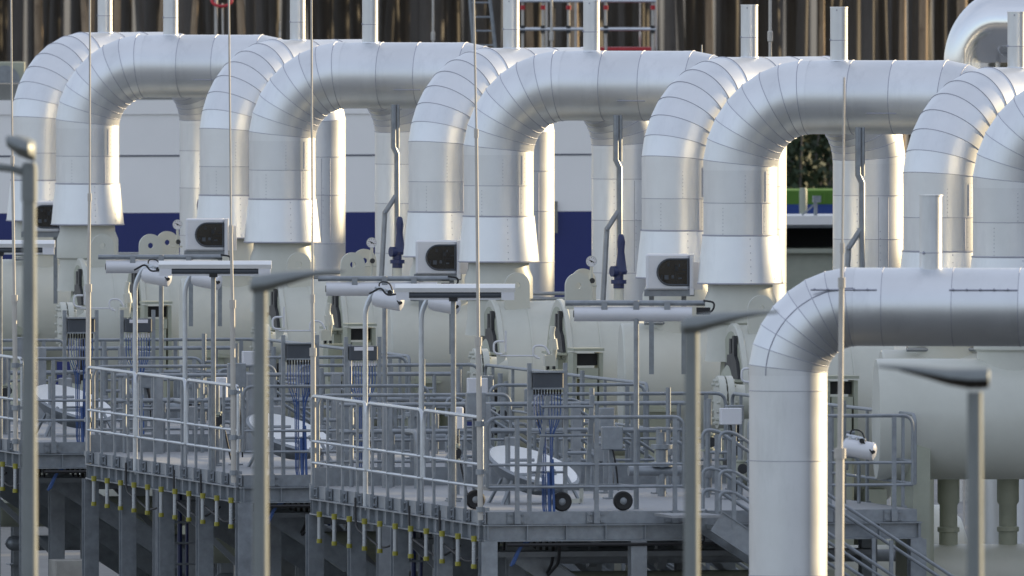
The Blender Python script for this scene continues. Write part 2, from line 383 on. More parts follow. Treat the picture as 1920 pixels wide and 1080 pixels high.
def end_vessel():
    root = thing('plain_vessel', N3-PA*2, 'plain cream vessel under the rightmost front arch, cut by the right edge', 'vessel')
    m = MB(); m.lathe(Z*3.17, B2, [(-1.58, .3), (-1.58, .69), (-1.56, .70), (2.4, .70), (2.6, .4), (2.65, .1)], 56); m.build('shell', 'cream', root)
    for b in (-1.18, 1.6): m = MB(); m.box(Z*1.55+B*b, (.2, .9, 3.1)); m.build('support_saddle', 'cream_dark', root)
end_vessel()

# ------------------------------------------------------------------ instrument cabinets, gauges, valves
def cabinet(loc, label):
    root = thing('instrument_cabinet', loc, label, 'cabinet', 'instrument cabinets beside the pipe skirts')
    w, h, dp = .54, .44, .42; X = (V((1, 0, 0)), V((0, 1, 0)), Z); q = MB()
    q.bevbox(Z*(.1+h/2), (w, dp, h), .03, X); q.build('housing', 'cabinet', root)
    m = MB(); m.box(V((.36, .05, .27)), (.14, .3, .34), X); m.build('side_box', 'cabinet', root)
    m = MB(); rr = .16; cx = .03; out = []
    for i in range(13):
        t = math.pi/2+math.pi*i/12; out.append(V((cx+rr*math.cos(t), 0, .1+h/2+rr*math.sin(t))))
    out += [V((.25, 0, .1+h/2-rr)), V((.25, 0, .1+h/2+rr))]
    m.prism([p-V((0, dp/2+.004, 0)) for p in out], V((0, .012, 0))); win = m.build('window', 'glass', root)
    m = MB(); m.tube([p-V((0, dp/2+.006, 0)) for p in out]+[out[0]-V((0, dp/2+.006, 0))], .013, 6); m.build('window_frame', 'slate', win)
    m = MB(); r2 = random.Random(5)
    for q in range(9):
        m.box(V((r2.uniform(-.08, .22), -dp/2-.006, .1+h/2+r2.uniform(-.11, .10))), (r2.uniform(.01, .05), .006, r2.uniform(.01, .06)), X, q % 2)
    m.tube([V((.09, -dp/2-.012, .22)), V((.09, -dp/2-.012, .42))], .004, 6); m.tube([V((.12, -dp/2-.012, .30)), V((.22, -dp/2-.012, .30))], .004, 6)
    m.build('instruments', ['dark', 'slate'], win)
    m = MB(); m.box(V((.295, -.09, .29)), (.05, .46, .5), X); m.box(V((.300, -.325, .32)), (.02, .02, .36), X); m.build('door', 'cabinet', root)
    m = MB(); m.box(V((.02, .02, .06)), (.62, .36, .08), X); m.build('tray', 'galv_dark', root)
    for x in (-.2, .2): m = MB(); m.box(V((x, .1, -.45)), (.06, .06, 1.0), X); m.build('support_post', 'galv', root)
    return root
c0 = cabinet(P(818, 528, 251.2), 'x')
cabs = {2: (78, 447), 1: (385, 483), -1: (1252, 558)}
cl = {2: 'behind the leftmost lamp post', 1: 'left of the second front pipe skirt', 0: 'left of the middle front pipe skirt', -1: 'left of the fourth front pipe skirt'}
c0['label'] = 'grey instrument cabinet with a dark rounded window, '+cl[0]
for k, (px, py) in cabs.items():
    Yk = 251.2+13.83*k; dup(c0, P(px, py, Yk)-c0.location, 'grey instrument cabinet with a dark rounded window, '+cl[k])
def gauge(loc, label):
    root = thing('pressure_gauge', loc, label, 'gauge', 'round dial gauges')
    m = MB(); m.lathe(V((0, 0, .22)), V((0, 1, 0)), [(-.02, .064), (-.022, .072), (.03, .072)], 28); m.build('case', 'galv_pale', root)
    m = MB(); m.lathe(V((0, -.021, .22)), V((0, 1, 0)), [(-.004, .062), (.0, .062)], 28); d = m.build('dial', 'label', root)
    m = MB(); m.tube([V((-.03, -.03, .24)), V((.035, -.03, .205))], .005, 5); m.lathe(V((0, -.03, .22)), V((0, 1, 0)), [(-.004, .012), (0, .012)], 10)
    for q in range(9):
        t = rad(225-270*q/8); m.tube([V((.045*math.cos(t), -.028, .22+.045*math.sin(t))), V((.055*math.cos(t), -.028, .22+.055*math.sin(t)))], .003, 4)
    m.build('pointer', 'black', d)
    m = MB(); m.tube([V((0, 0, -.9)), V((0, 0, .15))], .02, 8); m.tube([V((0, 0, -.02)), V((0, 0, .06))], .035, 8); m.lathe(V((.01, -.05, -.03)), V((0, 1, 0)), [(-.02, .036), (.03, .036)], 10, 1)
    m.tube([V((-.09, 0, -.1)), V((.07, 0, -.1))], .016, 6); m.build('stem', ['cream', 'dark'], root); return root
g0 = gauge(P(697, 455, 264), 'x'); g0.location.z -= .22
g0['label'] = 'white round dial gauge in front of the blue wall, between the second and third arches'
for px, py, Y, lab in ((1109, 490, 250, 'white round dial gauge nearest to the right, beside a lifting lug'), (333, 421, 278, 'white round dial gauge half hidden by a cabinet at left')):
    q = P(px, py, Y); q.z -= .22; dup(g0, q-g0.location, lab)
def bluevalve(loc, label):
    root = thing('blue_valve', loc, label, 'valve', 'dark blue angle valves')
    m = MB(); m.lathe(V((.03, 0, .12)), Z, [(0, .07), (.04, .085), (.06, .075), (.3, .045), (.42, .055), (.5, .04), (.52, .02)], 20); m.tube([V((0, 0, .16)), V((-.09, -.05, .16))], .07, 14)
    m.build('valve_body', 'navy', root)
    m = MB(); m.lathe(V((0, 0, 0)), Z, [(-.06, .07), (0, .07), (.0, .1), (.05, .1), (.055, .06), (.12, .06)], 18); m.lathe(V((0, 0, 0)), Z, [(-.9, .06), (-.06, .06)], 12, 1); m.build('flange', ['navy', 'cream'], root)
    return root
b0 = bluevalve(P(745, 494, 262), 'dark blue valve standing left of the third instrument cabinet from the left')
b1 = dup(b0, P(1160, 532, 248.2)-b0.location, 'dark blue valve standing left of the nearest instrument cabinet')
dup(b0, P(372, 455, 276)-b0.location, 'dark blue valve nearly hidden behind the second cabinet from the left')
def conduit(loc, label):
    m = MB()
    m.tube([V((.0, 0, 2.2)), V((.0, 0, 1.62)), V((.045, 0, 1.52)), V((.045, 0, .2))], .038, 8)
    m.tube([V((.03, 0, .95)), V((-.12, -.05, .72)), V((-.2, -.05, -.8))], .036, 6, 1); m.tube([V((.06, .03, 2.2)), V((.06, .03, 1.6))], .024, 6)
    m.box(V((.04, 0, -.6)), (.1, .1, 1.7)); m.dot(V((-.115, -.1, .72)), .03)
    return tag(m.build('conduit_post', ['galv', 'galv_dark'], None, loc), label, 'conduit', 'kinked grey conduit posts')
k0 = conduit(P(738, 470, 262.8), 'grey kinked conduit post in front of the rear leg behind the third arch')
k0.location.z -= .2
dup(k0, P(1155, 505, 249)-k0.location-Z*.2, 'grey kinked conduit post beside the blue valve left of the nearest cabinet')
dup(k0, P(1609, 545, 235)-k0.location-Z*.2, 'grey kinked conduit post in front of the rightmost visible rear leg')

# ------------------------------------------------------------------ access platforms
ZD = 2.18; LA = 9.87; LB = 5.04
CN = P(915, 960, 219.5); CN.z = ZD
rail_r = .0215
def rail_loop(m, p0, p1, hs, closed_end=True):
    top, bot = hs[0], hs[-1]
    m.tube(rounded([p0+Z*bot, p0+Z*top, p1+Z*top, p1+Z*bot, ], .13), rail_r, 8)
    m.tube([p0+Z*bot, p1+Z*bot], rail_r*.8, 8)
    for h in hs[1:-1]: m.tube([p0+Z*h, p1+Z*h], rail_r*.8, 8)
def bracket(m, p, ax, out):
    """bolted foot of a rail post on the edge plate"""
    m.box(p+out*.012-Z*.07, (.22, .016, .13), (ax, out, Z)); m.box(p+out*.05-Z*.06, (.07, .05, .15), (ax, out, Z))
    for x in (-.085, -.06, .06, .085):
        for z in (-.03, -.11): m.lathe(p+ax*x+out*.02+Z*z, out, [(0, .014), (.02, .014)], 6)
def platform(loc, label):
    root = thing('access_platform', loc, label, 'platform', 'galvanised access platforms')
    m = MB(); m.box(ab(LA/2, LB/2, -.02), (LB-.02, LA-.02, .04)); m.build('deck', 'deck', root)
    m = MB()
    t = .012
    m.box(ab(0, LB/2, -.069), (LB, t, .142)); m.box(ab(LA, LB/2, .05), (LB, t, .34)); m.box(ab(LA/2, 0, -.069), (t, LA-.03, .142)); m.box(ab(LA/2, LB, -.069), (t, LA-.03, .142))
    m.build('edge_plate', 'galv', root)
    m = MB()
    for (c, L, ax, ot) in ((ab(0, LB/2), LB+.1, B, A), (ab(LA, LB/2), LB+.1, B, A), (ab(LA/2, 0), LA-.22, A, B), (ab(LA/2, LB), LA-.22, A, B)):
        m.box(c-Z*.151, (L, .16, .014), (ax, ot, Z)); m.box(c-Z*.24, (L, .012, .16), (ax, ot, Z)); m.box(c-Z*.329, (L, .16, .014), (ax, ot, Z))
        n = int(L/.46)
        for q in range(n+1): m.box(c+ax*(L*(q/n-.5))*.985-Z*.24-ot*.0, (.012, .13, .16), (ax, ot, Z))
    m.build('edge_beam', 'galv', root)
    m = MB()
    for a in (1.5, 3.3, 5.1, 6.9, 8.6): m.box(ab(a, LB/2, -.2), (LB-.3, .1, .18))
    for b in (1.3, 2.6, 3.9): m.box(ab(LA/2, b, -.24), (.1, LA-.3, .24))
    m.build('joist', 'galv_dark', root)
    for a in (0, 2.46, 4.93, 7.4, LA):
        for b in (0, .85, 1.75, 3.4, LB):
            if b in (1.75, 3.4) and a in (2.46, 7.4) or b == .85 and a not in (2.46, 7.4): continue
            m = MB(); h = ZD-.338; c = ab(a, b, -.338-h/2)
            m.box(c-A*.085, (.185, .014, h)); m.box(c+A*.085, (.185, .014, h)); m.box(c, (.012, .154, h)); m.box(c-Z*(h/2-.26), (.30, .30, .02))
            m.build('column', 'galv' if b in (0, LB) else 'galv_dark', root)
    # rails, each post a sub-part
    hs = (1.08, .54, .285)
    sides = []
    m = MB(); x = -B*.05
    rail_loop(m, ab(.10, -.05), ab(3.3, -.05), hs); rail_loop(m, ab(3.42, -.05), ab(6.5, -.05), hs); rail_loop(m, ab(6.62, -.05), ab(LA-.1, -.05), hs)
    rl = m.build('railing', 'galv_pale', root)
    for q in range(12):
        a = .14+q*.872; pm = MB(); p = ab(a, -.05)
        pm.box(p+Z*.48, (.028, .05, 1.2)); bracket(pm, ab(a, -.012), A, -B); pm.build('post', 'galv', rl)
    m = MB()
    rail_loop(m, ab(-.05, -.02), ab(-.05, 2.28), (1.08, .54, .285)); rail_loop(m, ab(-.05, 3.05), ab(-.05, LB-.06), (1.08, .54, .285))
    rl = m.build('railing', 'galv', root)
    for b in (.33, 1.26, 2.18, 3.2, 4.0, 4.76):
        pm = MB(); pm.box(ab(-.05, b, .48), (.05, .03, 1.2)); bracket(pm, ab(-.012, b), B, -A); pm.build('post', 'galv', rl)
    m = MB()
    rail_loop(m, ab(LA+.05, .05), ab(LA+.05, 2.4), hs); rail_loop(m, ab(LA+.05, 2.7), ab(LA+.05, LB), hs)
    rail_loop(m, ab(.3, LB+.05), ab(LA-.1, LB+.05), hs)
    rl = m.build('railing', 'galv', root)
    for b in (.3, 1.2, 2.1, 2.9, 3.9, 4.8):
        pm = MB(); pm.box(ab(LA+.05, b, .48), (.05, .03, 1.2)); bracket(pm, ab(LA+.012, b), B, A); pm.build('post', 'galv', rl)
    for a in (.9, 2.7, 4.5, 6.3, 8.1, 9.3):
        pm = MB(); pm.box(ab(a, LB+.05, .48), (.03, .05, 1.2)); bracket(pm, ab(a, LB+.012), A, B); pm.build('post', 'galv', rl)
    # vertical stop tubes with yellow caps hanging from the side beam
    for q in range(11):
        a = .16+q*.88; tb = MB(); p = ab(a, -.13)
        tb.tube([p-Z*.30, p-Z*.62], .024, 10)
        tt = tb.build('sleeve', 'tube', root)
        each('end_cap', 'yellow', tt, [lambda c: c.tube([p-Z*.275, p-Z*.34], .033, 10), lambda c: c.tube([p-Z*.60, p-Z*.65], .033, 10)])
    # cable ladder and drain lines under the deck
    m = MB()
    for b in (.25, .6): m.tube([ab(5.8, b, -.34), ab(5.8, b, -ZD)], .024, 6)
    for q in range(7): m.tube([ab(5.8, .25, -.5-.26*q), ab(5.8, .6, -.5-.26*q)], .016, 6)
    m.build('cable_ladder', 'galv', root)
    m = MB(); m.tube([ab(5.85, .36, -.3), ab(5.85, .36, -ZD)], .03, 8); m.tube([ab(5.85, .45, -.3), ab(5.85, .45, -ZD)], .022, 8); m.build('riser_cable', 'navy', root)
    def cab(pts, r, rr, k=5): return lambda c: c.tube(rounded(pts, rr, k), r, 6)
    each('black_cable', 'black', root, [cab([ab(-.1, .2, -.375), ab(-.1, 3.3, -.375)], .022, .1), cab([ab(-.06, 2.5, -.02), ab(-.075, 2.52, -.36), ab(-.08, 2.3, -.39)], .013, .05)]+
         [cab([ab(a, -.1, -.05), ab(a-.1, -.12, -.4), ab(a-1.4, -.05, -.62), ab(a-1.9, .1, -.45)], .014, .4, 8) for a in (7.0, 3.9, 2.2)])
    for a in (4.6, 1.6):
        m = MB(); c = ab(a, 1.0, -.6)
        for q in range(6):
            t = (q-2.5)*.16; m.tube(rounded([c+A*t*2.2+Z*.25, c+A*t*2-Z*.02, c+A*t*.6-Z*.17], .1), .02, 6)
        m.build('cable_bundle', 'black', root)
    return root
p3 = platform(CN, 'grey steel access platform at the front right, with black wheels on its deck')
p2 = dup(p3, PA, 'grey steel access platform in the middle left, with its corner behind a blurred lamp post')
p1 = dup(p3, PA*2, 'grey steel access platform cut off by the left edge of the picture')
# staircases descending to the right in front of each platform
def stairs(loc, label):
    root = thing('steel_staircase', loc, label, 'stairs', 'steel staircases descending from the platforms')
    th = rad(33); d = (B*math.cos(th)-Z*math.sin(th)); up = (B*math.sin(th)+Z*math.cos(th)); L = 2.2/math.sin(th); o = ab(-.1, 2.45, -.05)
    for a in (-.12, -1.0):
        m = MB(); m.box(o+A*a+d*(L/2)-up*.04, (L, .012, .24), (d, A, up)); m.box(o+A*a+d*(L/2)-up*.165, (L, .06, .012), (d, A, up)); m.box(o+A*a+d*(L/2)+up*.085, (L, .06, .012), (d, A, up)); m.build('stringer', 'galv', root)
    n = 11; m = MB()
    for q in range(n): m.box(o-A*.56+B*(.28*q+.2)-Z*(.182*q+.12), (.27, .86, .035))
    m.build('treads', 'deck', root)
    m = MB()
    for q in range(n):
        m.box(o-A*.56+B*(.28*q+.07)-Z*(.182*q+.12), (.02, .86, .05))
    m.build('tread_nosing', 'galv_pale', root)
    m = MB(); m.box(o-A*.56-B*.25+Z*.02, (.6, .9, .03)); m.build('landing', 'deck', root)
    for a in (-.12, -1.0):
        m = MB(); e = o+A*a
        for h in (.98, .54, .30):
            m.tube(rounded([e+Z*(h-.22)+B*.02, e+Z*h+B*.02, e+B*.18+Z*h, e+B*.18+Z*h+d*(L-.2)], .1), .021, 8)
        hr = m.build('handrail', 'galv', root)
        for x in (.1, 1.15, 2.3, 3.4):
            pm = MB(); pm.box(e+d*x+Z*.46+B*.1, (.045, .03, 1.05)); pm.build('post', 'galv', hr)
    return root
s3 = stairs(CN, 'steel staircase running down behind the thick silver pipe at front right')
s2 = dup(s3, PA, 'steel staircase half hidden behind the railings of the front right platform')
dup(s3, PA+B*1.25, 'steel staircase behind the middle of the front right platform, right of another staircase')
s1 = dup(s3, PA*2, 'steel staircase half hidden behind the railings of the middle left platform')

# ------------------------------------------------------------------ things on the platforms
def pan(loc, label):
    root = thing('dished_pan', loc, label, 'pan', 'dished pans on the platforms')
    ax = (Z*.90-A*.33+B*.22).normalized(); R = .68; n = 40; o = Z*.62; prof = []; inn = []
    for q in range(11):
        t = rad(3+53*q/10); prof.append((-R*math.cos(t), R*math.sin(t))); inn.append((-(R-.04)*math.cos(t), (R-.04)*math.sin(t)))
    m = MB(); m.lathe(o+ax*.30, ax, prof, n, 0, caps=False); m.lathe(o+ax*.30, ax, [prof[-1], (inn[-1][0], inn[-1][1])], n, 0, caps=False); m.build('shell', 'galv', root)
    m = MB(); m.lathe(o+ax*.30, ax, [(h+.001, r) for h, r in inn], n, 0, caps=False); m.build('lining', 'white', root)
    for q in (-.35, .35):
        for w in (-1, 1):
            m = MB(); m.tube([o+B*q*.8+A*.28*w-Z*.12, o+B*q*1.5+A*.4*w-Z*.62], .022, 6); m.build('stand_leg', 'galv', root)
    return root
q3 = pan(CN+ab(3.0, 1.2, -.12), 'white lined dished pan on the front right platform deck')
dup(q3, PA, 'white lined dished pan behind a blurred lamp post on the middle left platform')
dup(q3, PA*2, 'white lined dished pan on the platform at the left edge')
def trolley(loc):
    root = thing('rolling_ladder', loc, 'grey wheeled work frame with black tyred wheels on the front right platform', 'trolley')
    m = MB(); m.box(ab(.12, .95, .26), (1.7, .04, .05)); m.box(ab(.9, .95, .26), (1.7, .04, .05)); m.box(ab(.5, .12, .26), (.04, .85, .05)); m.box(ab(.5, 1.78, .26), (.04, .85, .05)); m.build('frame', 'galv', root)
    m = MB(); m.box(ab(.0, 1.04, .12), (.22, .04, .05)); m.box(ab(.0, 1.15, .2), (.04, .04, .2)); m.build('wheel_fork', 'cream', root)
    m = MB()
    for b, t in ((.62, .13), (1.18, .06)): m.box(ab(-.02, b+.06, .78), (.05, .04, 1.1), ((B-Z*(-t)).normalized(), A, (Z+B*t).normalized()))
    for z in (.3, .62, .95): m.tube([ab(-.03, .62+z*.05, z+.25), ab(-.03, 1.25+z*.03, z+.25)], .018, 6)
    m.build('ladder_rail', 'galv', root)
    for i, c in enumerate((ab(.9, .10, .112), ab(0, .92, .112), ab(.1, 1.66, .112))):
        m = MB(); m.lathe(c, A, [(-.03, .06), (-.035, .095), (-.022, .112), (.022, .112), (.035, .095), (.03, .06)], 28); t = m.build('wheel', 'black', root)
        m = MB(); m.lathe(c, A, [(-.05, .015), (-.04, .03), (-.026, .045), (.026, .045), (.04, .02)], 20); m.build('hub', 'galv_dark', t)
    return root
trolley(CN+ab(.12, -.03))
def jbox(loc, label, strip, w=.36, base=1.5):
    root = thing('junction_box', loc, label, 'junction box', 'slate junction boxes with blue cables')
    m = MB(); m.bevbox(Z*base, (w, .14, .18), .015); bx = m.build('enclosure', 'slate', root)
    m = MB()
    if strip: m.box(Z*(base+.055)-A*.074, (w*.68, .006, .045))
    else:
        m.box(Z*(base+.10)-A*.02, (w*1.05, .16, .02)); m.box(Z*(base-.09)-A*.02, (w*1.02, .16, .02))
    m.build('label_strip' if strip else 'cover_rail', 'label' if strip else 'galv', bx)
    m = MB(); n = 10
    for q in range(n):
        x = (q/(n-1)-.5)*w*.85; m.tube([B*x+Z*(base-.10), B*x+Z*(base-.16)], .011, 6)
    m.build('cable_gland', 'black' if not strip else 'label', bx)
    m = MB(); rn = random.Random(3)
    for q in range(n):
        x = (q/(n-1)-.5)*w*.85; x2 = x*.35+rn.uniform(-.03, .03)
        m.tube(rounded([B*x+Z*(base-.15), B*(x*1.02)+Z*(base-.42)-A*.02, B*x2+Z*(base-.62)-A*rn.uniform(0, .04), B*x2*.8+Z*(.05), B*x2*.6-Z*.05-A*.05], .2, 5), .0065, 6)
    m.tube(rounded([B*.0-A*.05+Z*.45, B*.02-A*.07-Z*.22, B*-.1-A*.1-Z*.28, B*-.32-A*.1-Z*.36, B*-.45-A*.1-Z*.62], .15), .018, 8)
    m.tube(rounded([B*.05-A*.05+Z*.6, B*.07-A*.07-Z*.17, B*-.06-A*.1-Z*.24, B*-.3-A*.1-Z*.33, B*-.42-A*.1-Z*.6], .15), .016, 8)
    m.build('blue_cables', 'blue', root)
    m = MB()
    for s_ in (-1, 1): m.box(B*s_*(w/2+.03)+Z*(base/2+.1), (.045, .045, base+.2))
    m.tube([B*-(w/2+.03)+Z*.9, B*(w/2+.03)+Z*.9], .016, 6); m.tube([B*-(w/2+.03)+Z*.45, B*(w/2+.03)+Z*.45], .016, 6)
    m.box(Z*(base+.02)+A*.09, (w*1.2, .02, .06)); m.build('frame', 'galv', root); return root
j3 = jbox(CN+ab(.12, .72), 'slate grey junction box with blue cables on the front right platform', False)
dup(j3, PA, 'slate junction box with blue cables and no label on the middle left platform')
dup(j3, PA*2, 'slate grey junction box with blue cables between the two leftmost masts')
jb = P(680, 662, 236.5); jb.z = ZD
j2 = jbox(jb, 'slate junction box with a white label strip near the middle of the picture', True, .36, 1.5)
j2.location.z = P(680, 662, 236.5).z-1.5
dup(j2, P(258, 610, 250.3)-P(680, 662, 236.5), 'slate junction box with a white label strip at the left')

def mast(pts, Y, r0, label, steps=()):
    """slender lightning rod: pixel polyline from foot to tip, radius steps"""
    W = [P(x, y, Y) for x, y in pts]; base = W[0]
    root = thing('lightning_mast', base, label, 'mast', 'thin lightning masts')
    m = MB(); rr = r0
    for i in range(len(W)-1):
        m.tube([W[i]-base, W[i+1]-base], rr, 10); rr *= .62
    m.build('pole', 'mast', root)
    rr = r0
    for i in range(1, len(W)-1):
        m = MB(); m.tube([W[i]-base-Z*.05, W[i]-base+Z*.05], rr*1.25, 10); m.build('joint_collar', 'mast', root); rr *= .62
    q = (W[1]-W[0]).normalized()
    for h in (.12, .55, 1.1):
        m = MB(); m.tube([q*h-Z*.03, q*h+Z*.03], r0*1.5, 10); m.box(q*h+V((.05, .03, 0)), (.1, .05, .04)); m.build('clamp', 'galv', root)
    return root
mast([(901, 975), (897, 640), (893, 250), (884, -240)], 219.3, .033, 'thin mast at the corner of the front right platform')
mast([(588, 930), (587, 660), (586, 560), (583, -240)], 229.3, .034, 'thin mast at the far end of the front right platform railing')
mast([(438, 905), (436, 570), (433, 430), (427, -240)], 233.1, .033, 'thin mast at the corner of the middle left platform')
mast([(165, 868), (166, 540), (168, 370), (169, -240)], 243.1, .034, 'thin mast at the far end of the middle left platform')
mast([(30, 845), (27, 560), (23, 300), (19, -240)], 247, .033, 'leftmost thin mast, behind the lamp post at the left edge')
fm = mast([(1572, 1500), (1575, 850), (1578, 530), (1579, 465), (1583, 145)], 188, .046, 'blurred thin mast in front of the thick silver pipe, with its tip in view')
# gooseneck floodlights on the platform edge
def flood(loc, hgt, label, neck=.24):
    root = thing('flood_light', loc, label, 'floodlight', 'white floodlights on bent posts')
    m = MB(); m.tube(rounded([V((0, 0, -.2)), V((0, 0, hgt)), V((neck*.45, -.03, hgt+.2)), V((neck+.02, -.05, hgt+.2))], .16, 6), .03, 10); m.build('post', 'galv_pale', root)
    m = MB(); c = V((neck+.03, -.06, hgt+.08)); ax = V((.93, -.22, -.16)).normalized()
    m.lathe(c, ax, [(-.19, .05), (-.175, .08), (-.13, .098), (.1, .102), (.14, .10)], 24); b = m.build('housing', 'cabinet', root)
    m = MB(); m.lathe(c, ax, [(.141, .104), (.165, .092), (.182, .06), (.188, .02)], 24); m.build('end_cap', 'cabinet', b)
    m = MB(); m.tube([c+ax*.03+V((0, -.05, .09)), c+ax*.15+V((0, -.11, -.02))], .012, 6); m.lathe(c+ax*.02+V((0, -.06, .1)), V((0, 1, 0)), [(-.03, .028), (.03, .028)], 10); m.lathe(c+ax*.155+V((0, -.1, .0)), V((0, 1, 0)), [(-.02, .02), (.02, .02)], 10)
    m.tube(rounded([c-ax*.1+V((0, 0, .08)), c-ax*.12+V((0, 0, .2)), c+ax*.02+V((0, 0, .22)), c+ax*.06+V((0, -.03, .1))], .08), .009, 6); m.build('cable', 'black', root)
    m = MB()
    for q in (-.12, -.04, .05): m.tube([c+ax*q+V((0, -.02, .09)), c+ax*q+V((0, -.02, .13))], .02, 6)
    m.tube([c-ax*.16+V((0, 0, .13)), c+ax*.04+V((0, 0, .12))], .022, 8); m.build('bracket', 'galv_pale', root); return root
fl = [(685, 925, 226.2, 563, 'beside the label strip box near the middle'), (790, 940, 223.1, 570, 'above the middle of the front right platform railing')]
f1_ = P(685, 925, 226.2); h = P(685, 563, 226.2).z-f1_.z
fa = flood(f1_, h-.08, 'white floodlight on a bent post, '+fl[0][4])
f2_ = P(790, 945, 223.1)
fb = flood(f2_, P(790, 570, 223.1).z-f2_.z-.08, 'white floodlight on a bent post, '+fl[1][4])
dup(fa, PA, 'white floodlight on a bent post at left, in front of the long tube light'); dup(fb, PA, 'white floodlight on a bent post, right one of the two on the middle left platform')
f3_ = P(1574, 1100, 216)
flood(f3_, P(1574, 842, 216).z-f3_.z-.08, 'white floodlight low at the right, beside the thick silver pipe', .2)
# fluorescent tube lights
def tubelight(loc, hgt, x0, x1, label, front):
    root = thing('tube_light', loc, label, 'tube light', 'long tube lights on posts')
    m = MB(); m.tube([V((0, 0, -.1)), V((0, 0, hgt+(.12 if not front else -.02)))], .03, 10); m.build('post', 'galv', root)
    X = V((1, 0, 0)); Yv = V((0, 1, 0)); c = V(((x0+x1)/2, -.02, hgt)); L = x1-x0
    if front:
        m = MB(); m.prism([V((x0, -.10, hgt+.02)), V((x0, -.13, hgt+.07)), V((x0, -.08, hgt+.115)), V((x0, .06, hgt+.115)), V((x0, .09, hgt+.02))], X*L); b = m.build('housing', 'white', root, ang=10)
        m = MB(); m.tube([V((x0+.16, -.05, hgt-.01)), V((x1-.16, -.05, hgt-.01))], .036, 14); m.build('lens', 'slate', b)
        m = MB(); m.box(V(((x0+x1)/2, .0, hgt-.055)), (L-.34, .1, .03), (X, Yv, Z)); m.build('lower_lip', 'cabinet', b)
        for xa, xb in ((x0+.01, x0+.16), (x1-.16, x1-.01)): m = MB(); m.box(V(((xa+xb)/2, -.03, hgt-.02)), (xb-xa, .14, .1), (X, Yv, Z)); m.build('end_cap', 'cabinet', b)
        m = MB(); m.box(V((0, 0, hgt-.06)), (.1, .14, .05), (X, Yv, Z)); m.build('clamp', 'black', root); m = MB(); m.tube(rounded([V((x0+.02, -.04, hgt)), V((x0-.1, -.04, hgt-.02)), V((x0-.16, -.02, hgt+.08)), V((x0-.3, 0, hgt+.0))], .08), .012, 6); m.build('cable', 'black', root)
    else:
        m = MB(); m.tube([V((x0, .03, hgt+.09)), V((x1-.0, .03, hgt+.09))], .032, 12); m.build('carrier_bar', 'galv', root)
        m = MB(); m.tube([V((x0+.10, .04, hgt-.035)), V((x1-.15, .04, hgt-.035))], .085, 20); b = m.build('housing', 'cabinet', root)
        m = MB(); m.tube([V((x0+.09, .04, hgt-.035)), V((x0+.11, .04, hgt-.035))], .04, 12); m.build('end_knob', 'black', b); m = MB(); m.tube(rounded([V((x1-.1, 0, hgt-.03)), V((x1+.08, -.02, hgt-.02)), V((x1+.12, -.02, hgt+.1)), V((x1-.02, -.02, hgt+.12))], .07), .012, 6); m.box(V((x1-.02, 0, hgt+.0)), (.16, .1, .08), (X, Yv, Z)); m.build('cable', 'black', root)
        for x in (x0*.45, x1*.45, .0): m = MB(); m.box(V((x, .02, hgt+.05)), (.07, .1, .12), (X, Yv, Z)); m.build('clamp', 'galv_dark', root)
    return root
def TL(px, pyb, pyl, Y, xa, xb, label, front):
    b = P(px, pyb, Y); s_ = Y/F
    return tubelight(b, P(px, pyl, Y).z-b.z, (xa-px)*s_, (xb-px)*s_, label, front)
t1 = TL(850, 955, 551, 221.4, 741, 966, 'long tube light with a white reflector on a post of the front right platform', True)
dup(t1, PA, 'long tube light with a white reflector at left centre, above the middle left platform')
dup(t1, PA*2, 'long tube light with a white reflector cut off by the left edge')
t2 = TL(1193, 952, 583, 220.6, 1060, 1322, 'grey tube light seen from behind under the nearest cabinet', False)
dup(t2, PA, 'grey tube light seen from behind in the middle, under the third cabinet'); dup(t2, PA*2, 'grey tube light seen from behind at left, under two lifting lugs')

# small equipment on the decks: hand wheels, meters, boxes
def handvalve(loc, label):
    root = thing('hand_valve', loc, label, 'valve', 'small valves on the decks')
    m = MB(); m.tube([V((0, 0, 0)), V((0, 0, .75))], .05, 12); m.lathe(V((0, 0, .35)), Z, [(0, .13), (.05, .13), (.06, .07), (.2, .07), (.21, .13), (.26, .13)], 20); m.tube([ab(0, -.4, .3), ab(0, .4, .3)], .06, 12); m.build('body', 'galv', root)
    m = MB(); n = 24; R = .14
    m.tube([V((R*math.cos(2*math.pi*i/n), R*math.sin(2*math.pi*i/n), .8)) for i in range(n)]+[V((R, 0, .8))], .013, 6); m.tube([V((-R, 0, .8)), V((R, 0, .8))], .01, 6); m.tube([V((0, -R, .8)), V((0, R, .8))], .01, 6); m.build('hand_wheel', 'galv_dark', root)
    return root
hv = handvalve(CN+ab(5.2, 3.2), 'small cream valve with a hand wheel on the front right platform')
dup(hv, PA, 'small cream valve with a hand wheel on the middle left platform'); dup(hv, PA*2, 'small cream valve with a hand wheel on the platform at the left edge')
def meterstand(loc, label):
    root = thing('meter_stand', loc, label, 'meter', 'meters on grey stands')
    m = MB(); m.tube([V((0, 0, 0)), V((0, 0, .9))], .03, 8); m.box(V((0, 0, .01)), (.2, .2, .02)); m.build('stand', 'galv', root)
    m = MB(); m.bevbox(Z*1.0, (.14, .12, .26), .02); m.build('case', 'cabinet', root)
    m = MB(); m.tube(rounded([Z*.88, Z*.6-A*.06, ab(-.1, .1, .1)], .1), .012, 6); m.build('cable', 'black', root); return root
for a, b, lab in ((6.4, 1.0, 'small white meter on a stand inside the railing of the front right platform'), ):
    ms = meterstand(CN+ab(a, b, -.1), lab)
    dup(ms, PA, 'small white meter on a stand inside the railing of the middle left platform')
